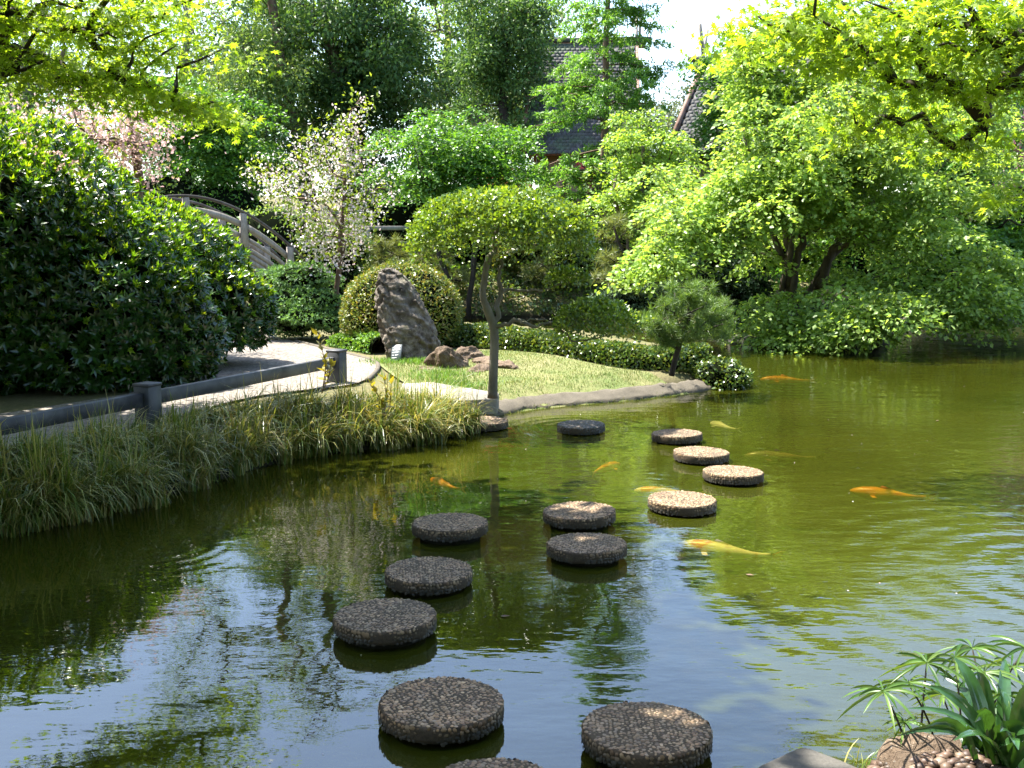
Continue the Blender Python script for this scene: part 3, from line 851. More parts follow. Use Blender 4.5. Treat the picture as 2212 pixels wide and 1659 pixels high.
# ------------------------------------------------------------------ moon bridge
bd = unit(np.array((.87, .50, 0))); bperp = np.array((-bd[1], bd[0], 0)); C0 = np.array((-5.94, 24.0, 0))
def on_bridge(x, y):
    """photo point on the near railing's vertical plane -> (distance along, height)"""
    r = np.array(ray(x, y)); o_ = np.array((0, 0, CAM_H))
    nrm2 = bperp; tt = np.dot(C0 - o_, nrm2) / np.dot(r, nrm2); q = o_ + r * tt
    return np.dot(q - C0, bd), q[2]
hs_ = np.array([on_bridge(*q) for q in ((345, 424), (401, 421), (460, 430), (532, 459), (590, 498), (626, 529), (648, 549))])
co = np.polyfit(hs_[:, 0], hs_[:, 1], 2)
s_top = -co[1] / (2 * co[0]); z_top = np.polyval(co, s_top)
def zr(s): return np.polyval(co, s)
t = thing('moon_bridge', 'arched weathered timber footbridge with dark curved handrails behind the glossy bush', 'bridge', (C0[0], C0[1], .8))
s_end = hs_[-1, 0] + .1; s_beg = 2 * s_top - s_end
posts_near = [on_bridge(401, 421)[0], 0.0, on_bridge(626, 529)[0]]
step_ = (posts_near[1] - posts_near[0])
posts_all = [s_beg + .12] + [posts_near[0] - step_ * k for k in (2, 1)] + posts_near
posts_all = [s for s in posts_all if s > s_beg]
W = 1.75
def arc_bar(s0, s1, drop, half_w, half_h, side, name, mat, parent, n=18, sub=0):
    ss = np.linspace(s0, s1, n); off = 0 if side == 0 else W
    c = C0[None] + bd[None] * ss[:, None] + bperp[None] * off; c[:, 2] = zr(ss) - drop
    V = np.stack([c + bperp * sx * half_w + np.array((0, 0, sz * half_h)) for sx, sz in ((-1, -1), (1, -1), (1, 1), (-1, 1))], 1)
    V = V.reshape(-1, 3); i = np.arange(n - 1)[:, None] * 4; j = np.arange(4)[None]; k = (j + 1) % 4
    F = np.stack([i + j, i + k, i + 4 + k, i + 4 + j], -1).reshape(-1, 4)
    mb = MB(); mb.add(V, [F, np.array([[3, 2, 1, 0], [4 * n - 4, 4 * n - 3, 4 * n - 2, 4 * n - 1]])])
    return mb.build(name, mat, parent)
for side in (0, 1):
    arc_bar(s_beg, s_end, .02, .06, .028, side, 'handrail', M['bridge_dark'], t, 30)
    for a, b in zip(posts_all[:-1], posts_all[1:]):
        arc_bar(a + .05, b - .05, .32, .025, .075, side, 'middle_rail', M['bridge'], t, 8)
        arc_bar(a + .06, b - .06, .58, .025, .05, side, 'lower_rail', M['bridge'], t, 8)
    for kb in range(4):
        arc_bar(s_beg, s_end, .80 + kb * .125, .03, .058, side, 'side_board', M['bridge'], t, 30)
    for s in posts_all:
        z1 = zr(s) - .05; q = C0 + bd * s + bperp * (W if side else 0); q[2] = 0
        h = 1.15
        V = []
        for zz, w_ in ((z1 - h, .10), (z1 - .02, .062), (z1, .055)):
            for sx, sy in ((-1, -1), (1, -1), (1, 1), (-1, 1)):
                V.append(q + bd * sx * w_ + bperp * sy * w_ + np.array((0, 0, zz)))
        i = np.arange(2)[:, None] * 4; j = np.arange(4)[None]; k = (j + 1) % 4
        mb = MB(); mb.add(V, [np.stack([i + j, i + k, i + 4 + k, i + 4 + j], -1).reshape(-1, 4), np.array([[3, 2, 1, 0], [8, 9, 10, 11]])])
        mb.build('post', M['bridge'], t)
        mb = MB(); mb.add(*box(q + np.array((0, 0, z1 + .0)), (.045, .045, .03), np.array([bd, bperp, (0, 0, 1)])))
        mb.build('post_block', M['bridge_dark'], t)
npl = int((s_end - s_beg) / .2)
for kq in range(npl):
    s = s_beg + (kq + .5) * (s_end - s_beg) / npl
    sl = np.polyval(np.polyder(co), s); ax_ = unit(bd + np.array((0, 0, sl)))
    q = C0 + bd * s + bperp * W / 2; q[2] = zr(s) - .78
    mb = MB(); mb.add(*box(q, (.092, W / 2 - .04, .025), np.array([ax_, bperp, np.cross(ax_, bperp)])))
    mb.build('deck_plank', M['bridge'], t)

# ------------------------------------------------------------------ pavilions beyond the trees
def pavilion(label, apex0, apex1, half, drop, base_z, seed, name='pavilion'):
    """steep shingled gable roof between two ridge ends, with bargeboards, crossed finials, walls"""
    a, b = np.asarray(apex0, float), np.asarray(apex1, float)
    d = unit((b - a) * np.array((1, 1, 0))); s = np.array((d[1], -d[0], 0))      # s: towards the garden
    if s[1] > 0: s = -s
    L = np.linalg.norm((b - a)[:2]); r = RNG(seed)
    t = thing(name, label, 'building', ((a + b) / 2 * np.array((1, 1, 0)) + np.array((0, 0, base_z))))
    slope_len = math.hypot(half, drop)
    for sg in (1, -1):
        ds = unit(s * sg * half - np.array((0, 0, drop)))
        nrm = unit(np.cross(d, ds)); nrm = nrm if nrm[2] > 0 else -nrm
        mb = MB(); nc = int(slope_len / (.15 if sg > 0 else .4)); per = int(L / (.16 if sg > 0 else .5))
        for c_ in range(nc):
            for k in range(per):
                w = L / per; u = (k + .5 + (.5 if c_ % 2 else 0)) * w
                if u > L - w * .3: continue
                cen = a + d * u + ds * ((c_ + .55) * slope_len / nc) + nrm * (.03 + r.uniform(-.002, .003))
                axx = np.array([d, unit(ds + nrm * .02), unit(np.cross(d, ds + nrm * .02))])
                mb.add(*box(cen, (w * .497, slope_len / nc * .80, .008), axx))
        o = mb.build('shingles', M['shingle'], t); o['kind'] = 'stuff'
        mb = MB(); mb.add(*box(a + d * L / 2 + ds * slope_len / 2 - nrm * .06, (L / 2 - .05, slope_len / 2, .05), np.array([d, ds, np.cross(d, ds)])))
        mb.build('roof_deck', M['brown_board'], t)
        for end, q in ((-1, a), (1, b)):
            mb = MB(); mb.add(*box(q + d * end * .06 + ds * slope_len / 2 - nrm * .03, (.05, slope_len / 2 + .1, .17), np.array([d, ds, np.cross(d, ds)])))
            mb.build('bargeboard', M['brown_board'], t)
            mb = MB(); mb.add(*box(q + d * end * -.12 + ds * slope_len / 2 - nrm * .2, (.04, slope_len / 2, .10), np.array([d, ds, np.cross(d, ds)])))
            mb.build('verge_rafter', M['brown_board'], t)
    mb = MB(); mb.add(*box((a + b) / 2 + np.array((0, 0, .12)), (L / 2 + .55, .16, .07), np.array([d, s, (0, 0, 1)]), .02)); mb.build('ridge_beam', M['shingle'], t)
    mb = MB(); mb.add(*box((a + b) / 2 + np.array((0, 0, -.06)), (L / 2 + .35, .10, .10), np.array([d, s, (0, 0, 1)]), .02)); mb.build('ridge_purlin', M['brown_board'], t)
    for end, q in ((-1, a), (1, b)):
        for sg in (-1, 1):
            v = unit(s * sg * .45 + np.array((0, 0, 1.0)))
            c_ = q + d * (end * .1 + sg * .045) + v * .55
            mb = MB(); mb.add(*box(c_, (.04, .06, .62), np.array([d, np.cross(v, d), v]))); mb.build('crossed_finial', M['bridge'], t)
    eave = a[2] - drop
    for sg in (1, -1):
        mb = MB(); q = (a + b) / 2 + s * sg * (half - .7); q[2] = (eave + .35 + base_z) / 2
        mb.add(*box(q, (L / 2 - .5, .08, (eave + .35 - base_z) / 2), np.array([d, s, (0, 0, 1)]))); mb.build('wall', M['plaster'], t)
        for k in range(5):
            q2 = q + s * sg * .10 + d * (k / 4 - .5) * (L - 1.0)
            mb = MB(); mb.add(*box(q2, (.09, .06, (eave + .35 - base_z) / 2 - .01), np.array([d, s, (0, 0, 1)]))); mb.build('wall_post', M['brown_board'], t)
    for end, q in ((-1, a), (1, b)):
        g0 = q - d * end * .5
        mb = MB(); hw = half - .62
        V = [g0 + s * hw, g0 - s * hw, g0 - s * hw, g0 + s * hw, g0]
        V = [np.array(v) for v in V]; zs = (base_z, base_z, eave + .5, eave + .5, a[2] - .25)
        for v, z in zip(V, zs): v[2] = z
        mb.add(np.concatenate([np.array(V) + d * .05, np.array(V) - d * .05]), [np.array([[0, 1, 2, 4, 3], [6, 5, 8, 9, 7]]), np.array([[0, 3, 8, 5], [3, 4, 9, 8], [4, 2, 7, 9], [2, 1, 6, 7]])])
        mb.build('gable_wall', M['brown_board'], t)
    return t
pavilion('grey shingled pavilion roof with crossed finials behind the feathery cypress', D(1150, 92, 38.0), D(1372, 98, 37.75), 3.6, 4.0, 2.2, 21)
pavilion('brown gabled pavilion with projecting ridge beam and crossed finials by the white sky gap', D(1525, 135, 33.8), np.array((10.0, 31.6, D(1525, 135, 33.8)[2])), 3.0, 2.9, 1.8, 22)
pavilion('dark brown gable peak glimpsed through the yellow-green overhanging maple', D(1985, 120, 38.0), np.array((21, 36, D(1985, 120, 38.0)[2])), 2.6, 2.6, 2.4, 23)

# timber walkway rail glimpsed behind the topiary
def rail_run(label, pts, zs, h=.95):
    p0 = np.array(pts[0]); t = thing('walkway_rail', label, 'railing', (p0[0], p0[1], zs[0]))
    for (a, b, za, zb) in zip(pts[:-1], pts[1:], zs[:-1], zs[1:]):
        A = np.array((*a, za)); B = np.array((*b, zb)); ax_ = axes_from(B - A)
        for hh, hw in ((h, .06), (h * .55, .045)):
            mb = MB(); mb.add(*box((A + B) / 2 + np.array((0, 0, hh)), (np.linalg.norm(B - A) / 2 - .06, .035, hw), ax_, .006)); mb.build('rail', M['bridge'], t)
    for a, z in zip(pts, zs):
        mb = MB(); mb.add(*box((a[0], a[1], z + h / 2), (.07, .07, h / 2 + .06), None, .01)); mb.build('post', M['bridge'], t)
rail_run('grey timber walkway railing half hidden behind the domed topiary crown', [(1.6, 31.2), (3.0, 31.0), (4.4, 31.0)], [1.35, 1.35, 1.35])
rail_run('grey timber walkway railing behind the white blossom tree', [(-5.6, 31.5), (-4.2, 31.6), (-2.8, 31.8)], [1.45, 1.45, 1.45])

# ------------------------------------------------------------------ trees
def envelope(r, n, c, rad, shell=2.0, zmin=None):
    q = rand_dir(r, n) * (r.random(n) ** (1 / shell))[:, None]
    p = np.asarray(c) + q * np.asarray(rad)
    if zmin is not None: p = p[p[:, 2] > zmin]
    return p
def trunk_line(base, top, r, n=7, wob=.1):
    b, t = np.asarray(base, float), np.asarray(top, float)
    s = np.linspace(0, 1, n)[:, None]; p = b + (t - b) * s
    p[1:-1] += r.normal(0, wob, (n - 2, 3)) * np.array((1, 1, .2)); return p
def broadleaf(name, label, base, c, rad, seed, mat, bark, ncl=130, nleaf=320, size=.11, crad=.7, r0=.2, group=None, cat='tree', T=LEAF, top=None, shell=1.9, power=.5, tip=.008, zmin=None, sides=8, flatc=.7):
    r = RNG(seed); base = np.asarray(base, float)
    t = thing(name, label, cat, base, group)
    pts = envelope(r, ncl, c, rad, shell, zmin)
    tk = trunk_line(base - np.array((0, 0, .1)), top if top is not None else np.asarray(c) + np.array((0, 0, rad[2] * .45)), r, 9, .12)
    mb = MB(); skeleton(mb, tk, r0, pts, r, tip=tip, arch=.08, seg=.6, sides=sides, power=power); mb.build('trunk', bark, t, smooth=True)
    mb = MB()
    for p in pts:
        k = r.uniform(.6, 1.3)
        cluster(mb, r, p, (crad * k, crad * k, crad * k * flatc), int(nleaf * k * k), size, T, .7, .2)
    mb.build('crown', mat, t)
    return t
def maple(name, label, base, tops, c, rad, seed, mat, bark, npad=90, nleaf=380, size=.1, prad=(.45, .95), r0=.12, group=None, T=LEAF, zmin=.3, shell=1.7, extra=None, thick=.07, keep=None, slope_k=.22, tip=.006, dome=.3, upper=None, limbs=None):
    r = RNG(seed); base = np.asarray(base, float)
    t = thing(name, label, 'tree', base, group)
    pts = envelope(r, npad, c, rad, shell, zmin)
    if extra is not None: pts = np.concatenate([pts, extra])
    if keep is not None: pts = pts[np.array([keep(p) for p in pts])]
    mb = MB()
    tops = [np.asarray(q, float) for q in tops]
    near = np.array([int(np.argmin([np.linalg.norm(p - q) for q in tops])) for p in pts])
    for k, q in enumerate(tops):
        tk = trunk_line(base + np.array((.12 * k, .08 * k, -.1)), q, r, 8, .1)
        sel = pts[near == k]
        if len(sel): skeleton(mb, tk, r0, sel, r, tip=tip, arch=.14, seg=.45, sides=8, power=.48, jit=.09)
    for lm, ra, rb in (limbs or []):
        q = smooth_poly(lm, 5, False); q[1:-1] += r.normal(0, .02, (len(q) - 2, 3)); mb.add(*tube(q, np.linspace(ra, rb, len(q)), 8))
    if upper is not None:
        tk = trunk_line(base + np.array((0, 0, -.1)), np.mean(upper, 0), r, 8, .1)
        skeleton(mb, tk, r0, upper[::4], r, tip=tip, arch=.1, seg=.7, sides=8, power=.48)
        ub = MB()
        for p in upper: pad(ub, r, p, r.uniform(.5, .9), 70, .22, ROUND, (0, 0), .1, 1.5, .3)
        ub.build('upper_crown', mat, t)
    mb.build('trunk', bark, t, smooth=True)
    mb = MB(); cc = np.asarray(c)
    for p in pts:
        R = r.uniform(*prad); o_ = (p - cc)[:2] / (np.asarray(rad)[:2] + .01)
        pad(mb, r, p, R, int(nleaf * R * R / .5), size, T, (-slope_k * o_[0] * 1.3, -slope_k * o_[1] * 1.3), thick, 1.5, dome)
    mb.build('crown', mat, t)
    return t

def ground_at(x, y): return np.array((x, y, gz(x, y)))

# -- island maple on the right
r = RNG(77)
bx = D(1700, 620, 22.4)
ex = []
for (x, y, d, k) in ((1960, 600, 20.0, 10), (2080, 640, 20.0, 9), (1850, 690, 19.8, 12), (1720, 690, 20.2, 10), (1420, 560, 20.5, 10), (1480, 480, 20.6, 12), (1560, 520, 20.6, 8),
                     (2160, 560, 20.5, 10), (2000, 500, 20, 10), (1640, 160, 22, 10), (1600, 110, 22, 8), (2120, 620, 19.5, 8), (1700, 90, 22, 10), (1800, 70, 22.5, 10), (1670, 230, 21.5, 9), (1740, 300, 21, 9), (1850, 250, 21, 9), (1780, 160, 21.6, 9), (1680, 330, 20.8, 8), (1900, 330, 20.6, 8), (1980, 420, 20.2, 8), (1560, 440, 20.8, 6), (2050, 662, 20.2, 8), (2150, 655, 20.6, 9), (1985, 672, 20.0, 6), (2200, 630, 20.8, 8), (1640, 380, 20.8, 8), (1760, 400, 20.4, 7), (1900, 640, 19.2, 8), (1660, 690, 20.6, 6), (1780, 720, 20.2, 6)):
    q = D(x, y, d); ex += [q + r.normal(0, .35, 3) * np.array((1, 1, .5)) for _ in range(k)]
def pixel(p):
    z = p[2] - CAM_H; dep = p[1] * _C - z * _S
    return p[0] / dep * FPX + CX, CY - FPX * (p[1] * _S + z * _C) / dep
def trunk_window(p):
    x, y = pixel(p)
    return not ((1650 < x < 1860 and 475 < y < 575 and p[1] < 23.0) or (x < 1590 and y < 330))
LIMBS = [([D(1712, 640, 22.4), D(1722, 560, 22.4), D(1735, 520, 22.4), D(1725, 490, 22.3), D(1742, 450, 22.3), D(1735, 410, 22.3)], .085, .05),
         ([D(1706, 640, 22.5), D(1704, 560, 22.5), D(1700, 510, 22.5), D(1690, 470, 22.5), D(1660, 462, 22.4), D(1610, 470, 22.3), D(1560, 480, 22.2)], .10, .03),
         ([D(1770, 620, 22.6), D(1795, 550, 22.5), D(1825, 505, 22.5), D(1850, 470, 22.4), D(1900, 420, 22.4)], .11, .06),
         ([D(1800, 542, 22.5), D(1850, 528, 22.2), D(1930, 528, 22.0), D(2010, 540, 21.6), D(2060, 580, 21.2), D(2110, 600, 20.8)], .06, .02),
         ([D(1812, 520, 22.5), D(1870, 498, 22.3), D(1960, 500, 22.0), D(2060, 512, 21.5)], .05, .02),
         ([D(1740, 505, 22.4), D(1775, 490, 22.2), D(1800, 470, 22.2)], .04, .02)]
maple('japanese_maple', 'wide spreading green maple with forked dark trunk leaning over the pond', ground_at(bx[0], bx[1]), [D(1700, 330, 22.6), D(1900, 380, 22.8), D(1600, 250, 23)],
      D(1800, 350, 22.4), (3.9, 3.0, 3.0), 101, M['maple'], M['bark'], 270, 370, .10, (.35, .72), .065, extra=np.array(ex), zmin=.5, T=ROUND, thick=.05, dome=.5, keep=trunk_window, limbs=LIMBS)
# -- second maple behind it to the right
maple('japanese_maple', 'deep green maple standing on the far shore behind the forked island maple', ground_at(11.5, 29.5), [(11.3, 29, 5.0), (12.5, 30, 4.5)],
      (11.6, 29, 3.9), (3.3, 2.4, 2.8), 102, M['maple_mid'], M['bark_dark'], 70, 250, .15, (.55, 1.0), .10, zmin=1.0, T=ROUND, dome=.5)
# -- middle maples
maple('japanese_maple', 'round green layered maple behind the domed topiary crown', ground_at(*D(1000, 420, 28)[:2]), [D(900, 300, 28), D(1050, 320, 28.2)],
      D(985, 345, 28), (2.4, 1.8, 1.35), 103, M['maple_mid'], M['bark_dark'], 120, 420, .10, (.32, .62), .07, zmin=1.3, dome=.6, T=ROUND, thick=.04)
maple('japanese_maple', 'pale lime maple with tiered foliage in front of the cypress trunk', ground_at(*D(1370, 480, 27)[:2]), [D(1390, 300, 27), D(1330, 380, 27)],
      D(1375, 360, 27), (1.35, 1.3, 1.75), 104, M['maple_light'], M['bark'], 75, 380, .09, (.3, .56), .06, zmin=1.2, dome=.6, T=ROUND, thick=.04)
maple('japanese_maple', 'dark leaved maple in shade left of the brown gable', ground_at(*D(1600, 420, 29)[:2]), [D(1600, 210, 29), D(1570, 300, 29)],
      D(1570, 240, 29), (.72, 1.2, 2.1), 105, M['maple_mid'], M['bark_dark'], 50, 380, .10, (.35, .62), .06, zmin=1.4, dome=.6, T=ROUND)
maple('japanese_maple', 'light green maple beyond the arched bridge', ground_at(*D(420, 420, 34)[:2]), [D(400, 260, 34), D(470, 300, 34)],
      D(430, 300, 34), (2.6, 2.0, 2.3), 106, M['maple_mid'], M['bark_dark'], 90, 380, .12, (.42, .8), .08, zmin=2.0, dome=.5, T=ROUND)
maple('japanese_maple', 'soft lime maple between the pine and the island maple', ground_at(*D(1520, 560, 25)[:2]), [D(1530, 420, 25)],
      D(1500, 460, 25), (1.3, 1.0, 1.2), 107, M['maple_light'], M['bark'], 34, 300, .10, (.35, .65), .07, zmin=.9)

# -- foreground maple, trunk left of the view, boughs drooping across the sky
r = RNG(200)
fore_l = []
for (x, y, d, k, sp) in ((40, 40, 11.4, 9, .5), (150, 50, 11.5, 9, .45), (260, 60, 11.6, 8, .4), (350, 110, 11.7, 8, .3), (120, 130, 11.2, 7, .35), (230, 160, 11.5, 7, .3), (330, 175, 11.7, 7, .25), (400, 205, 11.8, 6, .2), (450, 232, 11.9, 4, .12), (60, 120, 11.0, 4, .3), (400, 60, 12, 3, .3), (20, -20, 11, 8, .5), (200, -40, 11.4, 10, .5), (330, -30, 11.6, 6, .4)):
    q = D(x, y, d); fore_l += [q + r.normal(0, sp, 3) * np.array((1, .8, .3)) for _ in range(k)]
hi_l = np.stack([r.uniform(-8.5, -1.4, 560), r.uniform(5.0, 11.7, 560), r.uniform(5.2, 7.0, 560)], -1)
hi_l = hi_l[(hi_l[:, 0] < -2.1 - .45 * np.maximum(0, hi_l[:, 1] - 8.4)) & (hi_l[:, 2] > 2.6 + .212 * hi_l[:, 1]) & ((hi_l[:, 1] < 10.6) | (hi_l[:, 0] < -6.2))]
maple('japanese_maple', 'yellow-green foreground maple whose boughs droop in above the glossy bush', ground_at(-9.3, 9.6), [(-7.8, 10.0, 4.8), (-7.0, 9.0, 5.6), (-7.4, 11.2, 5.0)],
      (-5.5, 9.0, 5.4), (3, 3, 1), 201, M['maple_fore'], M['bark_dark'], 1, 140, .066, (.34, .62), .13, extra=np.array(fore_l), T=STAR7, thick=.05, keep=lambda p: p[2] > 2.6, slope_k=.1, upper=hi_l)
# -- foreground maple entering from the right
r = RNG(300)
fore_r = []
for (x, y, d, k, sp) in ((1700, 50, 9.6, 5, .3), (1800, 30, 9.4, 8, .35), (1930, 50, 9.2, 10, .4), (2060, 80, 9.0, 10, .4), (2160, 160, 9.0, 9, .35), (1690, 90, 9.8, 4, .15), (1860, 110, 9.6, 8, .3), (2000, 190, 9.6, 8, .3),
                         (1920, 240, 9.9, 6, .22), (1860, 280, 10.0, 4, .18), (2150, 300, 9.6, 6, .25), (2190, 420, 8.6, 4, .14), (1640, 40, 9.9, 3, .15), (2250, 60, 8.6, 8, .4), (1900, -40, 9.4, 10, .5), (2100, -30, 9.0, 10, .5)):
    q = D(x, y, d); fore_r += [q + r.normal(0, sp, 3) * np.array((1, .8, .3)) for _ in range(k)]
hi_r = envelope(r, 70, (6.0, 9.0, 5.6), (2.6, 2.4, 1.0), 1.4)
hi_r = hi_r[hi_r[:, 2] > 2.6 + .212 * hi_r[:, 1]]
maple('japanese_maple', 'bright yellow-green foreground maple boughs reaching in beside the sky gap', ground_at(9.0, 2.0), [(7.2, 7.0, 4.6), (6.6, 8.4, 5.2)],
      (5.0, 9.0, 4.8), (3, 3, 1), 301, M['maple_fore'], M['bark_dark'], 1, 140, .066, (.32, .58), .12, extra=np.array(fore_r), T=STAR7, thick=.05, keep=lambda p: p[2] > 2.2, slope_k=.1, upper=hi_r)

# -- background broadleaf trees
broadleaf('broadleaf_tree', 'large dark glossy broadleaf tree rising behind the white blossom tree', ground_at(*D(760, 400, 41)[:2]), D(770, 150, 41), (4.7, 3.4, 5.4), 110, M['dark_tree'], M['bark_dark'], 190, 280, .19, .85, .24, top=D(770, 0, 41))
broadleaf('broadleaf_tree', 'dark broadleaf tree with drooping boughs left of the shingled roof', ground_at(*D(1090, 360, 35.5)[:2]), D(1085, 140, 35.5), (1.75, 1.6, 3.6), 111, M['dark_tree'], M['bark_dark'], 85, 300, .14, .65, .16)
broadleaf('broadleaf_tree', 'mid green tree filling the gap behind the arched bridge', ground_at(*D(560, 400, 38)[:2]), D(545, 250, 38), (2.2, 2.0, 3.0), 112, M['far_tree'], M['bark'], 80, 300, .14, .75, .16)
far = [(-1.6, 47, 12.5, 3.6, 120), (-23, 44, 8, 5, 113), (-17.5, 40, 8.4, 4.4, 114), (-13.5, 46, 10, 4.6, 115), (-9.0, 47, 11, 4.2, 116), (-3.0, 50, 11.5, 4.4, 117), (2.0, 56, 9.5, 4.2, 118), (-28, 52, 9, 5.5, 119)]
flabs = ['tall pale tree filling the gap between the two dark broadleaves', 'tall pale tree at the far left behind the pink blossom', 'thin leaved tall tree above the pink cherry', 'tall airy tree with bare twigs above the arched bridge', 'tall airy tree with leaning limbs above the bridge end',
         'tall far tree rising behind the large dark broadleaf', 'distant tree behind the shingled roof ridge', 'farthest pale tree behind the pink cherry crown']
for (x, y, h, w, sd_), lb in zip(far, flabs):
    zb = gz(x, y)
    broadleaf('tall_tree', lb, (x, y, zb), (x, y, zb + h * .62), (w, w * .8, h * .5), sd_, M['far_tree'], M['bark_grey'], 110, 92, .18, .85, .24, 'airy tall trees behind the garden', power=.42, tip=.02, zmin=zb + 1.0, shell=2.4)
rgt = [(15.5, 36, 7.2, 3.6, 121, 'dark_tree', 'dark evergreen tree behind the yellow-green boughs on the right shore'), (19.5, 38, 8.0, 4.2, 122, 'maple_mid', 'leafy green tree at the right end of the far shore'),
       (13.0, 42, 6.4, 3.4, 123, 'far_tree', 'pale green tree right of the brown gable'), (24, 40, 8, 4.5, 124, 'far_tree', 'tall pale tree at the right edge behind the far shore'),
       (17.0, 31.5, 4.6, 2.4, 125, 'purple', 'small purple leaved tree on the right shore'), (9.3, 35, 5.0, 2.4, 126, 'grey_tree', 'dull grey-green shrub tree below the brown gable')]
for (x, y, h, w, sd_, mt, lb) in rgt:
    zb = gz(x, y)
    broadleaf('broadleaf_tree', lb, (x, y, zb), (x, y, zb + h * .6), (w, w * .8, h * .5), sd_, M[mt], M['bark_dark'], 85, 240, .15, .75, .18, zmin=zb + .5)
for (x, y, h, w, sd_, lb) in ((13.5, 72, 7.5, 4.0, 131, 'small grey-green tree far off under the white sky gap'), (8.0, 66, 6.0, 4.0, 132, 'low far tree behind the cypress trunk'), (22, 70, 9, 6, 133, 'far round tree behind the brown gable'), (-2, 66, 8, 5, 134, 'far tree glimpsed between the dark broadleaves'), (-16, 66, 11, 6, 135, 'far tree glimpsed above the pink blossom'), (-30, 68, 11, 7, 136, 'far wood edge tree at the left of the garden'), (34, 60, 11, 7, 137, 'far tree beyond the right shore')):
    zb = gz(x, y)
    broadleaf('distant_tree', lb, (x, y, zb), (x, y, zb + h * .6), (w, w * .7, h * .5), sd_, M['grey_tree'], M['bark_grey'], 60, 120, .28, 1.2, .2)
for (x, y, h, w, sd_, lb) in ((-7, -6, 9, 4.5, 151, 'shade tree behind the viewpoint on the bank with the grass'), (0.5, -8, 10, 5, 152, 'shade tree straight behind the viewpoint'), (8, -6, 9.5, 4.5, 153, 'shade tree behind the viewpoint on the strap leaf bank'), (16, 0, 10, 5, 154, 'shade tree on the near bank past the strap leaf plant'), (-14, 2, 10, 5, 155, 'shade tree on the near bank past the foreground maple'), (-15, 12, 8, 4, 156, 'tree on the bank behind the foreground maple trunk')):
    zb = gz(x, y)
    broadleaf('shade_tree', lb, (x, y, zb), (x, y, zb + h * .55), (w, w * .8, h * .5), sd_, M['dark_tree'], M['bark'], 85, 80, .72, 1.2, .25)
# two slanting trunks high on the left of the dark broadleaf
r = RNG(140)
for (x0, y0, x1, y1, d, rad_, lb) in ((640, 330, 585, -10, 39.5, .10, 'slanting bare limbed tree crossing above the blossom tree'), (760, 330, 695, -20, 40.5, .15, 'thick slanting trunk tree above the dark broadleaf crown')):
    a = D(x0, y0, d); b = D(x1, y1, d); base = ground_at(a[0] + .8, d); up = b + (b - a) * .5
    t = thing('leaning_tree', lb, 'tree', base)
    tg = np.array([up + r.normal(0, 1, 3) * np.array((2.2, 1.2, 1.4)) + np.array((-1, 0, .5)) for _ in range(34)])
    mb = MB(); tk = np.array([base, base * .4 + a * .6 + np.array((0, 0, .6)), a + (b - a) * .4, b, up]); tk = smooth_poly(tk, 3, False)
    skeleton(mb, tk, rad_ * 1.6, tg, r, tip=.015, arch=.05, seg=.6, sides=8, tw=.5, power=.45); mb.build('trunk', M['bark_red'], t, smooth=True)
    mb = MB()
    for p in tg: cluster(mb, r, p, (.7, .7, .5), 110, .14, LEAF, .7, .2)
    mb.build('crown', M['far_tree'], t)

# -- bald cypress
def cypress(label, base, top, seed, mat, nb=120, reach=2.5):
    r = RNG(seed); base, top = np.asarray(base, float), np.asarray(top, float)
    t = thing('cypress_tree', label, 'tree', base)
    H_ = top[2] - base[2]; wood, fol = MB(), MB()
    tk = trunk_line(base - np.array((0, 0, .1)), top, r, 12, .05)
    wood.add(*tube(tk, np.linspace(.17, .025, 12), 8))
    for k in range(nb):
        s = .12 + .86 * r.random() ** 1.1; p0 = base + (top - base) * s
        az = r.random() * 6.283; L_ = reach * (1 - s) ** .55 * r.uniform(.4, 1.15)
        rise = r.normal(.10, .16); dirv = np.array((math.cos(az), math.sin(az), 0)); m_ = 7
        ss = np.linspace(0, 1, m_); zc_ = lambda u: (rise * u - (.12 + .1 * r.random()) * u ** 2) * L_
        pts = p0 + dirv * (ss * L_)[:, None] + np.array((0, 0, 1)) * zc_(ss)[:, None] + r.normal(0, .03, (m_, 3))
        wood.add(*tube(pts, np.linspace(.026 * (1 - s) + .008, .004, m_), 4))
        lat = np.array((-dirv[1], dirv[0], 0))
        for tw in range(int(5 + 5 * L_)):
            u = r.uniform(.15, 1); q0 = np.array([np.interp(u, ss, pts[:, c_]) for c_ in range(3)])
            dv = unit(dirv * r.uniform(.2, .9) + lat * r.choice((-1, 1)) * r.uniform(.3, 1) + np.array((0, 0, r.normal(-.12, .25))))
            tl = r.uniform(.25, .6) * (1.25 - .5 * u) * min(1, .5 + .3 * L_); n_ = int(34 * tl / .4)
            w = r.random(n_); q = q0 + dv * (w * tl)[:, None] + np.array((0, 0, -.12)) * (w ** 2 * tl)[:, None] + r.normal(0, .025, (n_, 3))
            dd = unit(dv * .4 + rand_dir(r, n_) + np.array((0, 0, -.15)))
            leaves(fol, q, dd, unit(rand_dir(r, n_) * .8 + np.array((0, -.2, 1))), r.uniform(.08, .155, n_), LEAF, r.uniform(.06, .11, n_))
    wood.build('trunk', M['bark_red'], t, smooth=True); fol.build('crown', mat, t)
cb = D(1298, 300, 30)
cypress('feathery green cypress with straight trunk standing before the shingled pavilion roof', ground_at(cb[0], 30), D(1318, -140, 30) + np.array((0, 0, 1.2)), 150, M['cypress'], 135, 3.4)

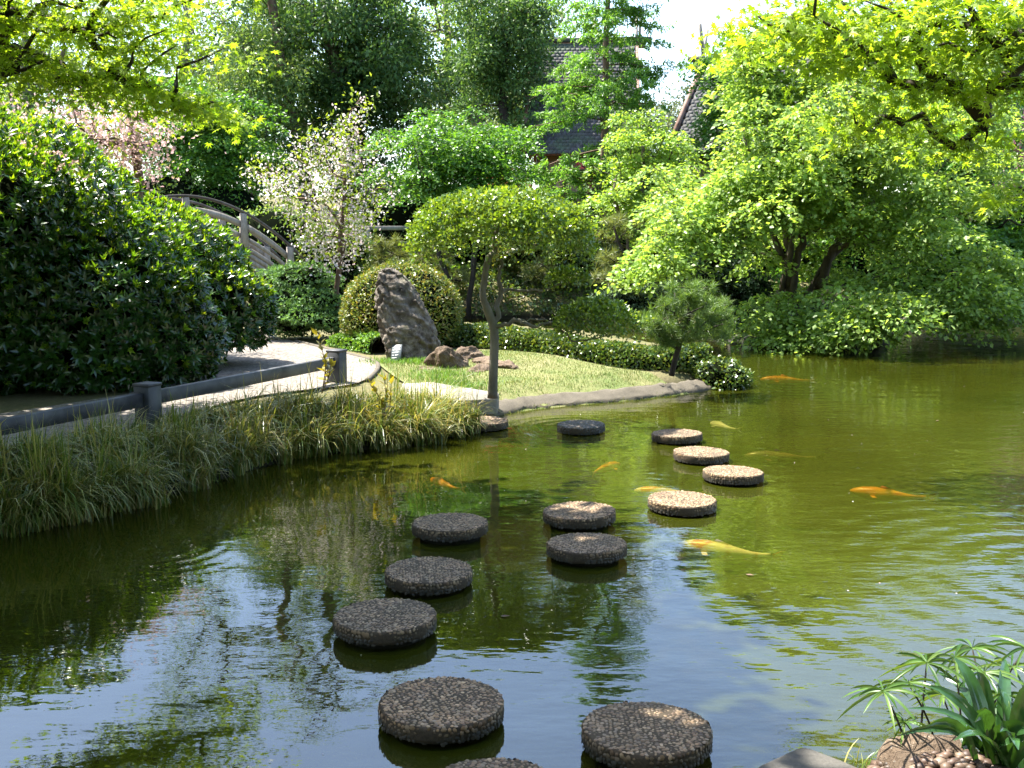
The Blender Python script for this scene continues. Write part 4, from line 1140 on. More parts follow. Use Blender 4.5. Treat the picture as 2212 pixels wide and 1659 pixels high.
# -- pink cherry behind the glossy bush and young white cherry on the path
def blossom(label, base, tops, c, rad, seed, flower, leaf_frac, ncl, r0, size, name='cherry_tree', up=None, nflow=70, crad=.22, extra=None):
    r = RNG(seed); base = np.asarray(base, float); t = thing(name, label, 'tree', base)
    pts = envelope(r, ncl, c, rad, 2.2)
    if extra is not None: pts = np.concatenate([pts] + [D(x, y, base[1] + r.normal(0, .25))[None] + r.normal(0, .10, (k, 3)) for x, y, k in extra])
    mb = MB(); tk = trunk_line(base - np.array((0, 0, .1)), tops, r, 8, .03)
    skeleton(mb, tk, r0, pts, r, tip=.006, arch=.02, seg=.4, sides=8, tw=.3, pen=1.6, power=.5, minz=up); mb.build('trunk', M['bark_red'], t, smooth=True)
    fl, lf = MB(), MB()
    for p in pts:
        ax_ = unit(p - np.asarray(tops) * .3 - base * .7); n_ = nflow
        u = r.random(n_)
        q = p - ax_ * (u * .7)[:, None] * .8 + r.normal(0, crad * .5, (n_, 3))
        isl = r.random(n_) < leaf_frac
        leaves(fl, q[~isl], rand_dir(r, (~isl).sum()), rand_dir(r, (~isl).sum()), size * r.uniform(.7, 1.3, (~isl).sum()), ROUND)
        leaves(lf, q[isl] + ax_ * .12, unit(rand_dir(r, isl.sum()) + np.array((0, 0, .2))), rand_dir(r, isl.sum()) + np.array((0, 0, .6)), size * 1.5 * r.uniform(.7, 1.3, isl.sum()), LEAF)
    fl.build('blossom', flower, t); lf.build('leaves', M['fresh'], t)
wb = P(722, 727, .4)
blossom('young cherry tree with white blossom and fresh leaves beside the gravel path', ground_at(wb[0], wb[1]), D(745, 330, wb[1]), D(722, 430, wb[1]), (.66, .6, .95), 160, M['white'], .45, 38, .045, .055, up=1.25, nflow=52, crad=.26, extra=[(770, 225, 4), (755, 270, 5), (700, 290, 3), (655, 300, 3), (690, 330, 4), (800, 330, 3), (640, 340, 4), (600, 390, 4), (545, 375, 3), (575, 355, 3), (840, 395, 3), (630, 440, 3), (800, 450, 3), (660, 500, 5), (780, 500, 4), (740, 300, 4), (700, 520, 3)])
blossom('pink flowering cherry spreading behind the large glossy bush', ground_at(-5.6, 16.6), D(280, 230, 16.6), D(120, 275, 16.6), (1.9, 1.0, .70), 161, M['pink'], .22, 90, .07, .065, up=2.6, nflow=70, crad=.34)
# -- domed topiary tree with the long side boughs
tb = P(1066, 853, .34); dt = tb[1]
r = RNG(170)
t = thing('topiary_tree', 'slender topiary tree with clipped umbrella crown and side boughs on the lawn', 'tree', (tb[0], tb[1], gz(tb[0], tb[1])))
wood = MB()
tpts = [(1064, 860, 0), (1066, 800, 0), (1068, 740, .02), (1066, 705, .02), (1054, 672, 0), (1043, 640, -.02), (1046, 610, 0), (1050, 580, 0), (1056, 555, 0)]
tk = smooth_poly([D(x, y, dt + o_) for x, y, o_ in tpts], 4, False)
wood.add(*tube(tk, np.interp(np.linspace(0, 1, len(tk)), [0, .1, .5, .6, 1], [.062, .052, .05, .038, .036]), 10))
def bough(pts, r0, r1, jit=.012, k=4):
    q = smooth_poly([D(x, y, dt + o_) for x, y, o_ in pts], k, False); q[1:-1] += r.normal(0, jit, (len(q) - 2, 3))
    wood.add(*tube(q, np.linspace(r0, r1, len(q)), 7)); return q
bough([(1066, 700, .02), (1076, 665, .05), (1080, 630, .05), (1078, 590, .1), (1082, 560, .1)], .034, .018)
bough([(1072, 706, 0), (1100, 698, -.05), (1120, 690, -.08), (1150, 706, -.12), (1190, 694, -.16), (1240, 690, -.2), (1300, 705, -.25)], .027, .012)
bough([(1081, 636, .05), (1100, 626, .1), (1140, 628, .15), (1180, 624, .2), (1230, 610, .25)], .022, .010)
bough([(1190, 695, -.16), (1210, 716, -.2), (1245, 735, -.22), (1290, 728, -.26), (1330, 722, -.3)], .014, .006)
bough([(1120, 690, -.08), (1160, 690, 0), (1200, 698, .05), (1250, 715, .05)], .012, .006)
cc = D(1082, 532, dt + .05); Rx = 205 * dt / FPX; Hh = 118 * dt / FPX
# limbs fanning under the dome
tg = []
for k in range(46):
    th = k * 2.399; u = math.sqrt((k + .5) / 46); tg.append(cc + np.array((math.cos(th) * u * Rx * .86, math.sin(th) * u * Rx * .72, Hh * (1 - u * u) ** .5 * .78 - .04)))
skeleton(wood, np.concatenate([tk[-6:], [cc * .5 + tk[-1] * .5]]), .034, np.array(tg), r, tip=.006, arch=-.12, seg=.18, sides=6, tw=.6, pen=.6, power=.42, jit=.10)
wood.build('trunk', M['bark_grey'], t, smooth=True)
def dome_leaves(mb, r, c, Rx, Ry, Hh, n, size, lo=-.10, thick=.2, T=LEAF, upb=.5):
    th = r.random(n) * 2 * math.pi; u = np.sqrt(r.random(n))
    lump = 1 + .05 * np.sin(5 * th + 3 * u * 3) + .05 * np.sin(9 * th - 7 * u)
    x = np.cos(th) * u * Rx * lump; y = np.sin(th) * u * Ry * lump
    zt = Hh * np.sqrt(np.maximum(0, 1 - u ** 2.3)) * (1 + .06 * np.sin(7 * x / Rx * 2 + 4 * y / Ry))
    z = zt - np.abs(r.normal(0, thick * Hh, n)) + lo * Hh * (1 - u)
    p = np.stack([x, y, z], -1) + np.asarray(c)
    nm = unit(np.stack([x / Rx ** 2, y / Ry ** 2, np.maximum(z, .05) / Hh ** 2 + .5], -1))
    d = unit(nm * upb + rand_dir(r, n)); leaves(mb, p, d, unit(nm * .4 + rand_dir(r, n)), size * r.uniform(.7, 1.3, n), T)
cr = MB()
dome_leaves(cr, r, cc + np.array((0, 0, -.03)), Rx * .97, Rx * .82, Hh * .97, 7000, .042, 0, .30, ROUND)
for k in range(520):
    th = r.random() * 6.28; u = math.sqrt(r.random()); w_ = r.uniform(.6, 1.3)
    p = cc + np.array((math.cos(th) * u * Rx, math.sin(th) * u * Rx * .85, Hh * math.sqrt(max(0, 1 - u ** 2.3)) - abs(r.normal(0, .05))))
    cluster(cr, r, p, (.075 * w_, .075 * w_, .055 * w_), int(26 * w_ * w_), .045, ROUND, .6)
for k in range(500):     # twig tufts hanging at the rim and poking from the top
    th = r.random() * 6.28; u = r.uniform(.6, 1.0)
    p = cc + np.array((math.cos(th) * u * Rx, math.sin(th) * u * Rx * .85, Hh * math.sqrt(max(0, 1 - u ** 2.3)) - r.random() * .14 - .03))
    cluster(cr, r, p, (.05, .05, .04), 7, .042, ROUND, .5)
cr.build('crown', M['dome'], t)
cr = MB()
cs = D(1288, 712, dt - .22)
dome_leaves(cr, r, cs, 92 * dt / FPX, .36, 66 * dt / FPX, 3600, .04, 0, .22, ROUND)
for k in range(60): cluster(cr, r, cs + r.normal(0, 1, 3) * np.array((.26, .18, .05)) + np.array((0, 0, .02)), (.07, .07, .04), 10, .04, ROUND, .5)
cr.build('side_pad', M['dome'], t)
cr = MB()
cs2 = D(1225, 612, dt + .25)
dome_leaves(cr, r, cs2, 52 * dt / FPX, .22, 36 * dt / FPX, 1300, .04, 0, .25, ROUND)
cr.build('side_pad', M['dome'], t)

# -- pines
def pine(label, base, spine, tufts, seed, mat, rad=.2, nlen=.13, per=150, r0=.05, name='pine_tree', wid=.006, bark='bark_dark', flat=.8):
    r = RNG(seed); base = np.asarray(base, float); t = thing(name, label, 'tree', base)
    wood, fol = MB(), MB()
    tf = np.asarray(tufts)
    skeleton(wood, np.asarray(spine), r0, tf, r, tip=.008, arch=-.06, seg=.2, sides=7, tw=.35, pen=.5, power=.45); wood.build('trunk', M[bark], t, smooth=True)
    for p in tf:
        k = r.uniform(.7, 1.2)
        for _ in range(5):
            c_ = p + r.normal(0, rad * .42 * k, 3) * np.array((1, 1, flat)); n_ = per // 5
            q = np.repeat(c_[None], n_, 0) + r.normal(0, .018, (n_, 3)); d = unit(rand_dir(r, n_) + np.array((0, 0, .45)))
            leaves(fol, q, d, rand_dir(r, n_), nlen * r.uniform(.7, 1.2, n_), NEEDLE, wid)
    fol.build('needles', mat, t); return t
pbp = P(1452, 806, .3); dp = pbp[1]
r = RNG(180)
sp = smooth_poly([D(1450, 812, dp), D(1460, 770, dp), D(1475, 720, dp), D(1488, 690, dp), D(1486, 650, dp), D(1480, 625, dp)], 3, False)
tfs = []
for (x, y, hw, hh, n_) in ((1478, 630, 45, 18, 9), (1520, 655, 50, 16, 9), (1440, 665, 38, 18, 8), (1550, 690, 32, 18, 8), (1420, 705, 36, 22, 9), (1495, 712, 52, 22, 12), (1555, 725, 26, 14, 5), (1405, 690, 14, 20, 4), (1450, 735, 40, 12, 7)):
    for _ in range(n_): tfs.append(D(x + r.normal(0, hw * .45), y + r.normal(0, hh * .5), dp + r.normal(0, .22)))
pine('small green pine with drooping needle tufts at the tip of the lawn', (pbp[0], pbp[1], gz(pbp[0], pbp[1])), sp, tfs, 181, M['pine'], .14, .12, 190, .04, wid=.008)
d2 = 24.6
r = RNG(185); tfs = []
for (x, y, hw, hh, n_) in ((1320, 500, 32, 30, 9), (1325, 560, 30, 25, 8), (1380, 580, 30, 18, 6), (1310, 600, 30, 14, 6), (1360, 620, 40, 12, 6)):
    for _ in range(n_): tfs.append(D(x + r.normal(0, hw * .5), y + r.normal(0, hh * .5), d2 + r.normal(0, .3)))
pb2 = D(1355, 640, d2 + .3)
pine('grey-green pine standing behind the small lawn pine on the far bank', (3.3, 24.9, gz(3.3, 24.9)), [(3.3, 24.9, gz(3.3, 24.9)), D(1352, 600, d2), D(1355, 560, d2), D(1335, 520, d2), D(1325, 485, d2)], tfs, 186, M['pine_olive'], .22, .2, 150, .06, wid=.015)
r = RNG(187)
for q, (x, y, hw, hh, d, n_, lb) in enumerate(((820, 540, 60, 34, 29.5, 22, 'olive dwarf pine behind the white blossom trunk'), (905, 545, 60, 42, 29.3, 24, 'olive dwarf pine above the clipped dome shrub'), (960, 590, 50, 22, 28.8, 18, 'low dwarf pine right of the clipped dome shrub'), (1180, 590, 55, 24, 28.9, 18, 'dwarf pine seen under the umbrella crown'))):
    tfs = [D(x + r.normal(0, hw * .5), y + r.normal(0, hh * .5), d + r.normal(0, .3)) for _ in range(n_)]
    bx_ = D(x, y, d); bs = ground_at(bx_[0], d + .2)
    pine(lb, bs, [bs, (bs + D(x, y + hh * .5, d)) / 2, D(x, y, d)], tfs, 188 + q, M['pine_olive'], .26, .22, 130, .05, wid=.018)

# ------------------------------------------------------------------ shrubs
def lobed_shrub(name, label, base, lobes, seed, n, size, mats, T=LEAF, rosette=0, core=.88, up=.5, depth=.1, new_lit_frac=0.0, cat='shrub', jag=.06, zmin=.05, group=None, excl=.9):
    """lobes: (centre, radii); foliage on the union's surface, near-black core inside as painted interior shade"""
    r = RNG(seed); base = np.asarray(base, float); t = thing(name, label, cat, base, group)
    areas = np.array([np.prod(np.asarray(R)) ** (2 / 3) for _, R in lobes]); P_, N_ = [], []
    for (c, R), a in zip(lobes, areas):
        m_ = int(n * a / areas.sum() * 1.3); q = rand_dir(r, m_)
        lump = np.array([1 + jag * fbm(v * 1.0, 2.2, 3, seed + c[0]) * 1.6 for v in q])
        p = np.asarray(c) + q * np.asarray(R) * (lump * (1 - np.abs(r.normal(0, depth, m_))))[:, None]
        nm = unit(q / np.asarray(R))
        ok = p[:, 2] > zmin + gz(base[0], base[1])
        for (c2, R2) in lobes:
            if c2 is c: continue
            ok &= np.sum(((p - np.asarray(c2)) / (np.asarray(R2) * excl)) ** 2, 1) > 1
        P_.append(p[ok]); N_.append(nm[ok])
    p = np.concatenate(P_); nm = np.concatenate(N_)
    old, new = MB(), MB()
    if rosette:
        ax_ = unit(nm * 1.0 + np.array((0, 0, up)) + .35 * rand_dir(r, len(p)))
        isn = (r.random(len(p)) < new_lit_frac * np.clip(.18 + 1.25 * nm[:, 2], .08, 1.4))  # brighter young leaves crowd the top, the sunlit crest put into colour
        for k in range(rosette):
            th = k * 2 * math.pi / rosette + r.random(len(p)) * .7
            t1 = unit(np.cross(ax_, rand_dir(r, len(p)))); t1 = unit(np.cross(ax_, np.tile((.31, .9, .2), (len(p), 1)))); t2 = np.cross(ax_, t1)
            rad_ = np.cos(th)[:, None] * t1 + np.sin(th)[:, None] * t2
            open_ = np.where(isn, r.uniform(.35, .8, len(p)), r.uniform(.8, 1.7, len(p)))[:, None]
            d = unit(ax_ + rad_ * open_); nn2 = unit(ax_ * 1.0 - rad_ * .4 + .2 * rand_dir(r, len(p)))
            s = size * r.uniform(.7, 1.2, len(p)) * np.where(isn, .85, 1.05)
            leaves(old, p[~isn], d[~isn], nn2[~isn], s[~isn], T); leaves(new, p[isn], d[isn], nn2[isn], s[isn], T)
    else:
        d = unit(nm * up + rand_dir(r, len(p))); leaves(old, p, d, unit(nm * .6 + .8 * rand_dir(r, len(p)) + np.array((0, 0, .3))), size * r.uniform(.7, 1.3, len(p)), T)
    old.build('foliage', mats[0], t)
    if new.v: new.build('young_lit_leaves', mats[1], t)
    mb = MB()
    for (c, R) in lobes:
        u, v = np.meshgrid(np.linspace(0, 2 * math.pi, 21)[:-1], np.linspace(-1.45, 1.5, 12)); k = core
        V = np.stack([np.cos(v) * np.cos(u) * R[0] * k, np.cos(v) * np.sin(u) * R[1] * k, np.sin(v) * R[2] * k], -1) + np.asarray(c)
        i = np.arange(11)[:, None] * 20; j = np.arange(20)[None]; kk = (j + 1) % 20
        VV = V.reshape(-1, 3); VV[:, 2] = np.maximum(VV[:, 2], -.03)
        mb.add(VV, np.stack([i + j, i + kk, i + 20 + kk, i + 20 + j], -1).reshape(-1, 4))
    mb.build('shade_core', M['core'], t)
    return t
lobed_shrub('laurel_bush', 'huge rounded glossy evergreen bush behind the low fence', (-5.6, 12.8, PATHZ),
            [((-6.6, 13.2, 1.75), (2.35, 1.9, 1.92)), ((-5.2, 12.9, 1.3), (1.5, 1.25, 1.32)), ((-7.1, 12.3, 1.2), (1.9, 1.3, 1.3)), ((-4.5, 12.9, .95), (.98, .85, .80)), ((-5.85, 12.35, 2.25), (1.0, .85, .85))],
            400, 12800, .112, (M['laurel'], M['laurel_new_lit']), BIGLEAF, 7, .66, .55, .08, .6, 'bush', jag=.08, excl=.72)
lobed_shrub('laurel_bush', 'smaller glossy evergreen bush overhanging the gravel path', (-4.4, 14.9, PATHZ),
            [((-4.95, 14.9, 1.45), (1.3, 1.1, 1.15)), ((-4.3, 14.7, 1.1), (1.02, .9, .78))], 401, 3900, .112, (M['laurel'], M['laurel_new_lit']), BIGLEAF, 7, .66, .55, .08, .66, 'bush', zmin=.28, jag=.08, excl=.72)
ds_ = D(868, 650, 17.4)
lobed_shrub('dome_shrub', 'clipped dome shrub with reddish tips behind the leaning stone slab', (ds_[0], 17.4, gz(ds_[0], 17.4)), [((ds_[0], 17.4, D(868, 660, 17.4)[2] - .12), (.98, .95, .82))],
            402, 10500, .055, (M['dome_shrub'],), LEAF, 0, .90, .7, .035, jag=.02, zmin=-.3)
dj = 19.0
def juniper(label, lobes, seed, mat, base, n=8000, size=.07):
    return lobed_shrub('juniper_shrub', label, base, lobes, seed, n, size, (mat,), SPRAY, 0, .78, 1.0, .10, jag=.42)
L_ = [(D(655, 598, 19.0), (.58, .5, .22)), (D(600, 606, 19.2), (.36, .4, .2)), (D(630, 640, 18.7), (.52, .45, .17)), (D(690, 648, 18.6), (.42, .4, .16)), (D(600, 672, 18.4), (.42, .4, .18)), (D(665, 680, 18.3), (.42, .4, .16)), (D(715, 692, 18.3), (.3, .35, .16)), (D(640, 690, 18.9), (.6, .45, .3))]
juniper('layered green juniper between the gravel path and the bridge', L_, 410, M['juniper'], ground_at(D(640, 700, 18.7)[0], 18.7), 11000, .062)
L_ = [(D(1560, 590, 23.0), (.85, .6, .5)), (D(1610, 620, 22.6), (.55, .5, .35)), (D(1510, 610, 23), (.5, .5, .35))]
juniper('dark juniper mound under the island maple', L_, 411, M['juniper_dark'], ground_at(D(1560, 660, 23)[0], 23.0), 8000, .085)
L_ = [(D(1355, 650, 24.8), (.75, .5, .30)), (D(1420, 645, 24.8), (.5, .5, .3)), (D(1300, 665, 25), (.5, .5, .25))]
juniper('blue-grey spreading juniper behind the lawn pine', L_, 412, M['juniper_blue'], ground_at(3.6, 25.0), 6500, .085)
L_ = [(D(1240, 650, 28.6), (.6, .5, .35)), (D(1160, 655, 29), (.6, .5, .3))]
# rounded shrubs along the far bank
far_shrubs = [(1540, 560, 25.5, .9, .55, 'dome', 'rounded lime shrub right of the lime maple stem'), (1130, 545, 30.0, .8, .5, 'dome_shrub', 'low clipped shrub behind the topiary limbs'), (1005, 480, 31, 1.0, .6, 'maple_mid', 'leafy shrub under the round layered maple'),
              (1240, 560, 29.6, .9, .5, 'hedge', 'glossy shrub behind the umbrella crown on the right'), (720, 540, 27.5, 1.0, .6, 'hedge', 'glossy shrub under the white blossom tree'), (1450, 480, 30, 1.1, .7, 'grey_tree', 'grey-green shrub between the lime maple and the island maple'),
              (1090, 395, 33, .7, .35, 'red', 'red flowering azalea behind the round layered maple'), (1310, 370, 34, 1.0, .4, 'red', 'red flowering azalea below the shingled roof'), (1640, 420, 31, 1.3, 1.0, 'far_tree', 'leafy shrub bank behind the island maple'),
              (2120, 560, 29.5, 1.5, .9, 'hedge', 'glossy shrub bank on the right shore'), (2000, 620, 29, 1.3, .6, 'dome_shrub', 'low clipped shrub by the right shore kerb'), (1870, 560, 29, 1.2, .9, 'maple_mid', 'dark leafy shrub behind the leaning maple trunk'),
              (600, 520, 29, 1.3, .9, 'far_tree', 'leafy shrub at the low end of the arched bridge'), (1330, 430, 32, 1.0, .6, 'dark_tree', 'dark shrub below the red azalea by the railing'), (480, 470, 33, 1.6, 1.1, 'maple_mid', 'dense green shrub seen through the bridge railing'), (360, 450, 33, 1.6, 1.1, 'far_tree', 'leafy shrub behind the top of the bridge arch'),
              (2200, 480, 31.5, 1.4, 1.2, 'grey_tree', 'dull leafy shrub at the right edge of the far shore'), (870, 450, 33, 1.6, 1.0, 'dark_tree', 'dark shrub mass beneath the large broadleaf'), (1420, 400, 33, 1.4, 1.0, 'far_tree', 'pale leafy shrub below the brown gable')]
for q, (x, y, d, rx, rz, mt, lb) in enumerate(far_shrubs):
    c = D(x, y, d); b_ = ground_at(c[0], d)
    lobes = [(c, (rx, rx * .7, rz))]
    z0 = b_[2]
    if c[2] - rz > z0 + .3: lobes.append((np.array((c[0] + .1, d + .1, (z0 + c[2]) / 2)), (rx * .8, rx * .6, (c[2] - z0) / 2 + .15)))
    lobed_shrub('shrub', lb, b_, lobes, 420 + q, 3200, .11, (M[mt],), LEAF, 0, .86, .6, .1, jag=.25)
# hedge of ground cover along the back of the lawn
def hedge_run(name, label, line, wid, hgt, seed, dens, size, mat, cat='hedge', tip_drop=0):
    r = RNG(seed); ln = smooth_poly(np.array([(p[0], p[1], 0) for p in line]), 10, False)
    seg_ = np.linalg.norm(np.diff(ln, axis=0), axis=1); tot = seg_.sum(); n = int(tot * dens)
    s = r.random(n) * tot; cs_ = np.concatenate(([0], np.cumsum(seg_)))
    q = np.stack([np.interp(s, cs_, ln[:, k]) for k in range(3)], -1)
    tg = unit(np.stack([np.interp(s, cs_, np.gradient(ln[:, k])) for k in range(3)], -1)); lat = np.stack([-tg[:, 1], tg[:, 0], np.zeros(n)], -1)
    W_ = np.interp(s / tot, np.linspace(0, 1, len(wid)), wid); H_ = np.interp(s / tot, np.linspace(0, 1, len(hgt)), hgt)
    th = r.uniform(-.15, math.pi + .15, n); k = 1 - np.abs(r.normal(0, .08, n)) + .08 * np.sin(s * 5) * np.sin(th * 3)
    p = q + lat * (np.cos(th) * W_ * k)[:, None]; zg = height(p[:, 0], p[:, 1]); zg = np.maximum(zg, 0)
    zc = np.maximum(height(q[:, 0], q[:, 1]), 0)
    p[:, 2] = np.minimum(zg, zc) + np.maximum(np.sin(th), .02) ** .75 * H_ * k + .02
    nm = unit(lat * np.cos(th)[:, None] + np.array((0, 0, 1)) * np.maximum(np.sin(th), .1)[:, None])
    mb = MB(); leaves(mb, p, unit(nm * .5 + rand_dir(r, n)), unit(nm * .7 + .8 * rand_dir(r, n)), size * r.uniform(.7, 1.3, n), ROUND)
    t = thing(name, label, cat, (q[0, 0], q[0, 1], gz(q[0, 0], q[0, 1])))
    mb.build('foliage', mat, t)
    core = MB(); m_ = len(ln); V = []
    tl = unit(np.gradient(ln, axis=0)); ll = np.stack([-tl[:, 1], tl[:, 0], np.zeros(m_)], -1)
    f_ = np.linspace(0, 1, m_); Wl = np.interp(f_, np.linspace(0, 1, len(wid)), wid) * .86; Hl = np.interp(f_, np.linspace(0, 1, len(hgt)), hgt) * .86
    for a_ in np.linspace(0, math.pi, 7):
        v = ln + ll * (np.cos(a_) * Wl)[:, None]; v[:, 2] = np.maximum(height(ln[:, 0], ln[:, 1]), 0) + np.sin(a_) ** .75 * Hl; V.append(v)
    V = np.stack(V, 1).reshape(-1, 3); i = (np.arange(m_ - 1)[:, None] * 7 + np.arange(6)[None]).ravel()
    core.add(V, np.stack([i, i + 1, i + 8, i + 7], -1)); core.build('shade_core', M['core'], t)  # added dark core, the shade within the hedge as colour
    return t
hl = [P(960, 752, .3), P(1060, 757, .3), P(1180, 766, .3), P(1310, 782, .3), P(1420, 795, .25), P(1490, 797, .2), P(1530, 803, .15)]
hedge_run('groundcover_hedge', 'low glossy leaved hedge edging the back of the lawn', hl, [.38, .38, .34, .28, .26, .32, .30], [.34, .34, .30, .26, .27, .30, .28], 500, 2700, .05, M['hedge'])
tpm = P(1556, 822, .08)
lobed_shrub('groundcover_mound', 'rounded glossy ground cover mound at the tip of the lawn touching the water', (tpm[0], tpm[1], .05), [((tpm[0], tpm[1], .10), (.42, .42, .30)), ((tpm[0] - .25, tpm[1] + .5, .12), (.4, .4, .3)), ((tpm[0] + .12, tpm[1] + .4, .08), (.34, .4, .26))],
            504, 5200, .05, (M['hedge'],), ROUND, 0, .86, .5, .06, jag=.16, zmin=-.35, excl=.8)
hedge_run('weed_patch', 'leafy green weeds left of the leaning stone slab', [P(735, 742, .38), P(790, 752, .38), P(830, 762, .38)], [.25, .3, .25], [.16, .3, .3], 503, 1100, .05, M['lawn_green'], 'weeds')
# far bank cover
def bank_cover(name, label, poly, n, size, mat, seed, h=.25):
    r = RNG(seed); poly = np.asarray(poly)[:, :2]; lo, hi = poly.min(0), poly.max(0)
    q = lo + r.random((n * 2, 2)) * (hi - lo); q = q[inside(q[:, 0], q[:, 1], poly)][:n]
    lump = np.array([fbm((a[0], a[1], 0), .9, 3, seed) for a in q])
    z = np.maximum(height(q[:, 0], q[:, 1]), 0) + h * (.55 + .6 * lump) + r.normal(0, .04, len(q))
    p = np.stack([q[:, 0], q[:, 1], z], -1); mb = MB()
    leaves(mb, p, unit(rand_dir(r, len(p)) + np.array((0, -.2, .1))), unit(.7 * rand_dir(r, len(p)) + np.array((0, 0, 1))), size * r.uniform(.7, 1.3, len(p)), ROUND)
    return tag(mb.build(name, mat), label, 'ground cover', None, 'stuff')
bank_cover('ground_cover', 'shiny ground cover on the bank across the channel', [(-4.5, 28.6), (-1.3, 28.15), (1.8, 28.05), (3.3, 26.4), (4.6, 28), (5, 32), (-6, 33)], 17000, .095, M['hedge'], 510, .38)
bank_cover('ground_cover', 'leafy undergrowth on the slope beneath the far trees', [(-14, 29), (-6, 29.5), (5, 31), (5.2, 24), (9, 26.8), (16, 28.5), (26, 30), (26, 40), (-18, 40)], 20000, .16, M['maple_mid'], 511, .35)
isl = [(4.3, 21.5), (5.36, 20.9), (6.4, 20.95), (7.3, 21.5), (8.2, 23.4), (9, 26), (5, 26), (4.0, 23)]
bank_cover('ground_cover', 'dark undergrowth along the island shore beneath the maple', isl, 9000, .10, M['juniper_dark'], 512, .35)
r = RNG(520)
for q in range(7):
    x = 1600 + q * 48 + r.normal(0, 8); p = P(x, 748 + r.normal(0, 3), .0)
    rock('shore_rock', (p[0], p[1] + .25, .02), (.32, .25, .2 + .08 * r.random()), 40 + q * 3.3, M['rock_dark'], 'dark wet rock in the line along the island shore under the maple', group='dark rocks along the island shore', sub=3)

# stone lantern behind the maple
lp = D(1955, 600, 28.6); z0 = gz(lp[0], 28.6)
t = thing('stone_lantern', 'grey stone lantern glimpsed under the maple boughs', 'lantern', (lp[0], 28.6, z0))
zt_ = D(1955, 548, 28.6)[2]; hs2 = max(zt_ - z0, .8)
def lathe(prof, c, sides=10):
    n = len(prof); th = np.arange(sides) * 2 * math.pi / sides
    V = np.concatenate([np.stack([np.cos(th) * a + c[0], np.sin(th) * a + c[1], np.full(sides, b + c[2])], -1) for a, b in prof])
    i = np.arange(n - 1)[:, None] * sides; j = np.arange(sides)[None]; k = (j + 1) % sides
    return V, [np.stack([i + j, i + k, i + sides + k, i + sides + j], -1).reshape(-1, 4)]
cL = (lp[0], 28.6, z0)
for nm_, pr in (('base', [(0, 0), (.3, 0), (.3, .1 * hs2), (.18, .16 * hs2), (0, .16 * hs2)]), ('shaft', [(0, .16 * hs2), (.11, .16 * hs2), (.10, .5 * hs2), (0, .5 * hs2)]), ('platform', [(0, .5 * hs2), (.14, .5 * hs2), (.28, .56 * hs2), (.28, .6 * hs2), (0, .6 * hs2)]),
                ('fire_box', [(0, .6 * hs2), (.18, .6 * hs2), (.18, .76 * hs2), (0, .76 * hs2)]), ('roof', [(0, .76 * hs2), (.42, .77 * hs2), (.43, .8 * hs2), (.2, .88 * hs2), (.08, .91 * hs2), (0, .91 * hs2)]), ('finial', [(0, .9 * hs2), (.09, .91 * hs2), (.1, .95 * hs2), (0, hs2)])):
    mb = MB(); mb.add(*lathe(pr, cL, 6 if nm_ in ('roof', 'fire_box', 'platform') else 12)); mb.build(nm_, M['slab_dark'], t)
# far shore kerb stones
mb = MB(); kl = smooth_poly([(8.6, 24.2, .02), (9.8, 26.25, .02), (11.5, 27.1, .02), (13.2, 27.65, .02), (16, 27.6, .02), (20, 27.1, .02)], 6, False)
V = []; n = len(kl)
for a, b in ((-.1, -.2), (-.08, .12), (.0, .18), (.25, .18), (.3, .0)):
    tl = unit(np.gradient(kl, axis=0)); V.append(kl + np.stack([-tl[:, 1], tl[:, 0], np.zeros(n)], -1) * a + np.array((0, 0, b)))
V = np.stack(V, 1).reshape(-1, 3); i = (np.arange(n - 1)[:, None] * 5 + np.arange(4)[None]).ravel()
mb.add(V, np.stack([i, i + 5, i + 6, i + 1], -1))
tag(mb.build('far_pond_kerb', M['concrete']), 'pale concrete kerb along the far right shore of the pond', None, None, 'structure')

# ------------------------------------------------------------------ bank grass and lawn
def blades(mb, r, root, az, L, lean, width, nseg=4):
    """arching grass blades, tapered strips"""
    n = len(root); hd = np.stack([np.cos(az), np.sin(az), np.zeros(n)], -1); lat = np.stack([-np.sin(az), np.cos(az), np.zeros(n)], -1)
    tw = r.normal(0, .5, n); lat = unit(lat + np.stack([np.zeros(n), np.zeros(n), tw], -1) * .5)
    rows = []
    for k in range(nseg + 1):
        s = k / nseg; a = lean * (.25 + s * .75)
        # integrate an arc: angle from vertical grows along the blade
        if k == 0: p = root.copy()
        else:
            am = lean * ((k - .5) / nseg) ** 1.1
            p = p + (hd * np.sin(am)[:, None] + np.array((0, 0, 1)) * np.cos(am)[:, None]) * (L / nseg)[:, None]
        w = width * (1 - s ** 2 * .92)
        rows.append(p - lat * w[:, None]); rows.append(p + lat * w[:, None])
    V = np.stack(rows, 1); m_ = 2 * (nseg + 1)
    F0 = np.array([(2 * k, 2 * k + 1, 2 * k + 3, 2 * k + 2) for k in range(nseg)])
    mb.add(V.reshape(-1, 3), (F0[None] + (np.arange(n) * m_)[:, None, None]).reshape(-1, 4))
r = RNG(600)
sh = smooth_poly(np.array([(-6.6, 6.55, 0), (-4.8, 6.95, 0)] + [tuple(p) for p in left_shore[:-1]]), 10, False)
fl_ = np.array([p[:2] for p in fp])
mb = MB(); ntuft = 610
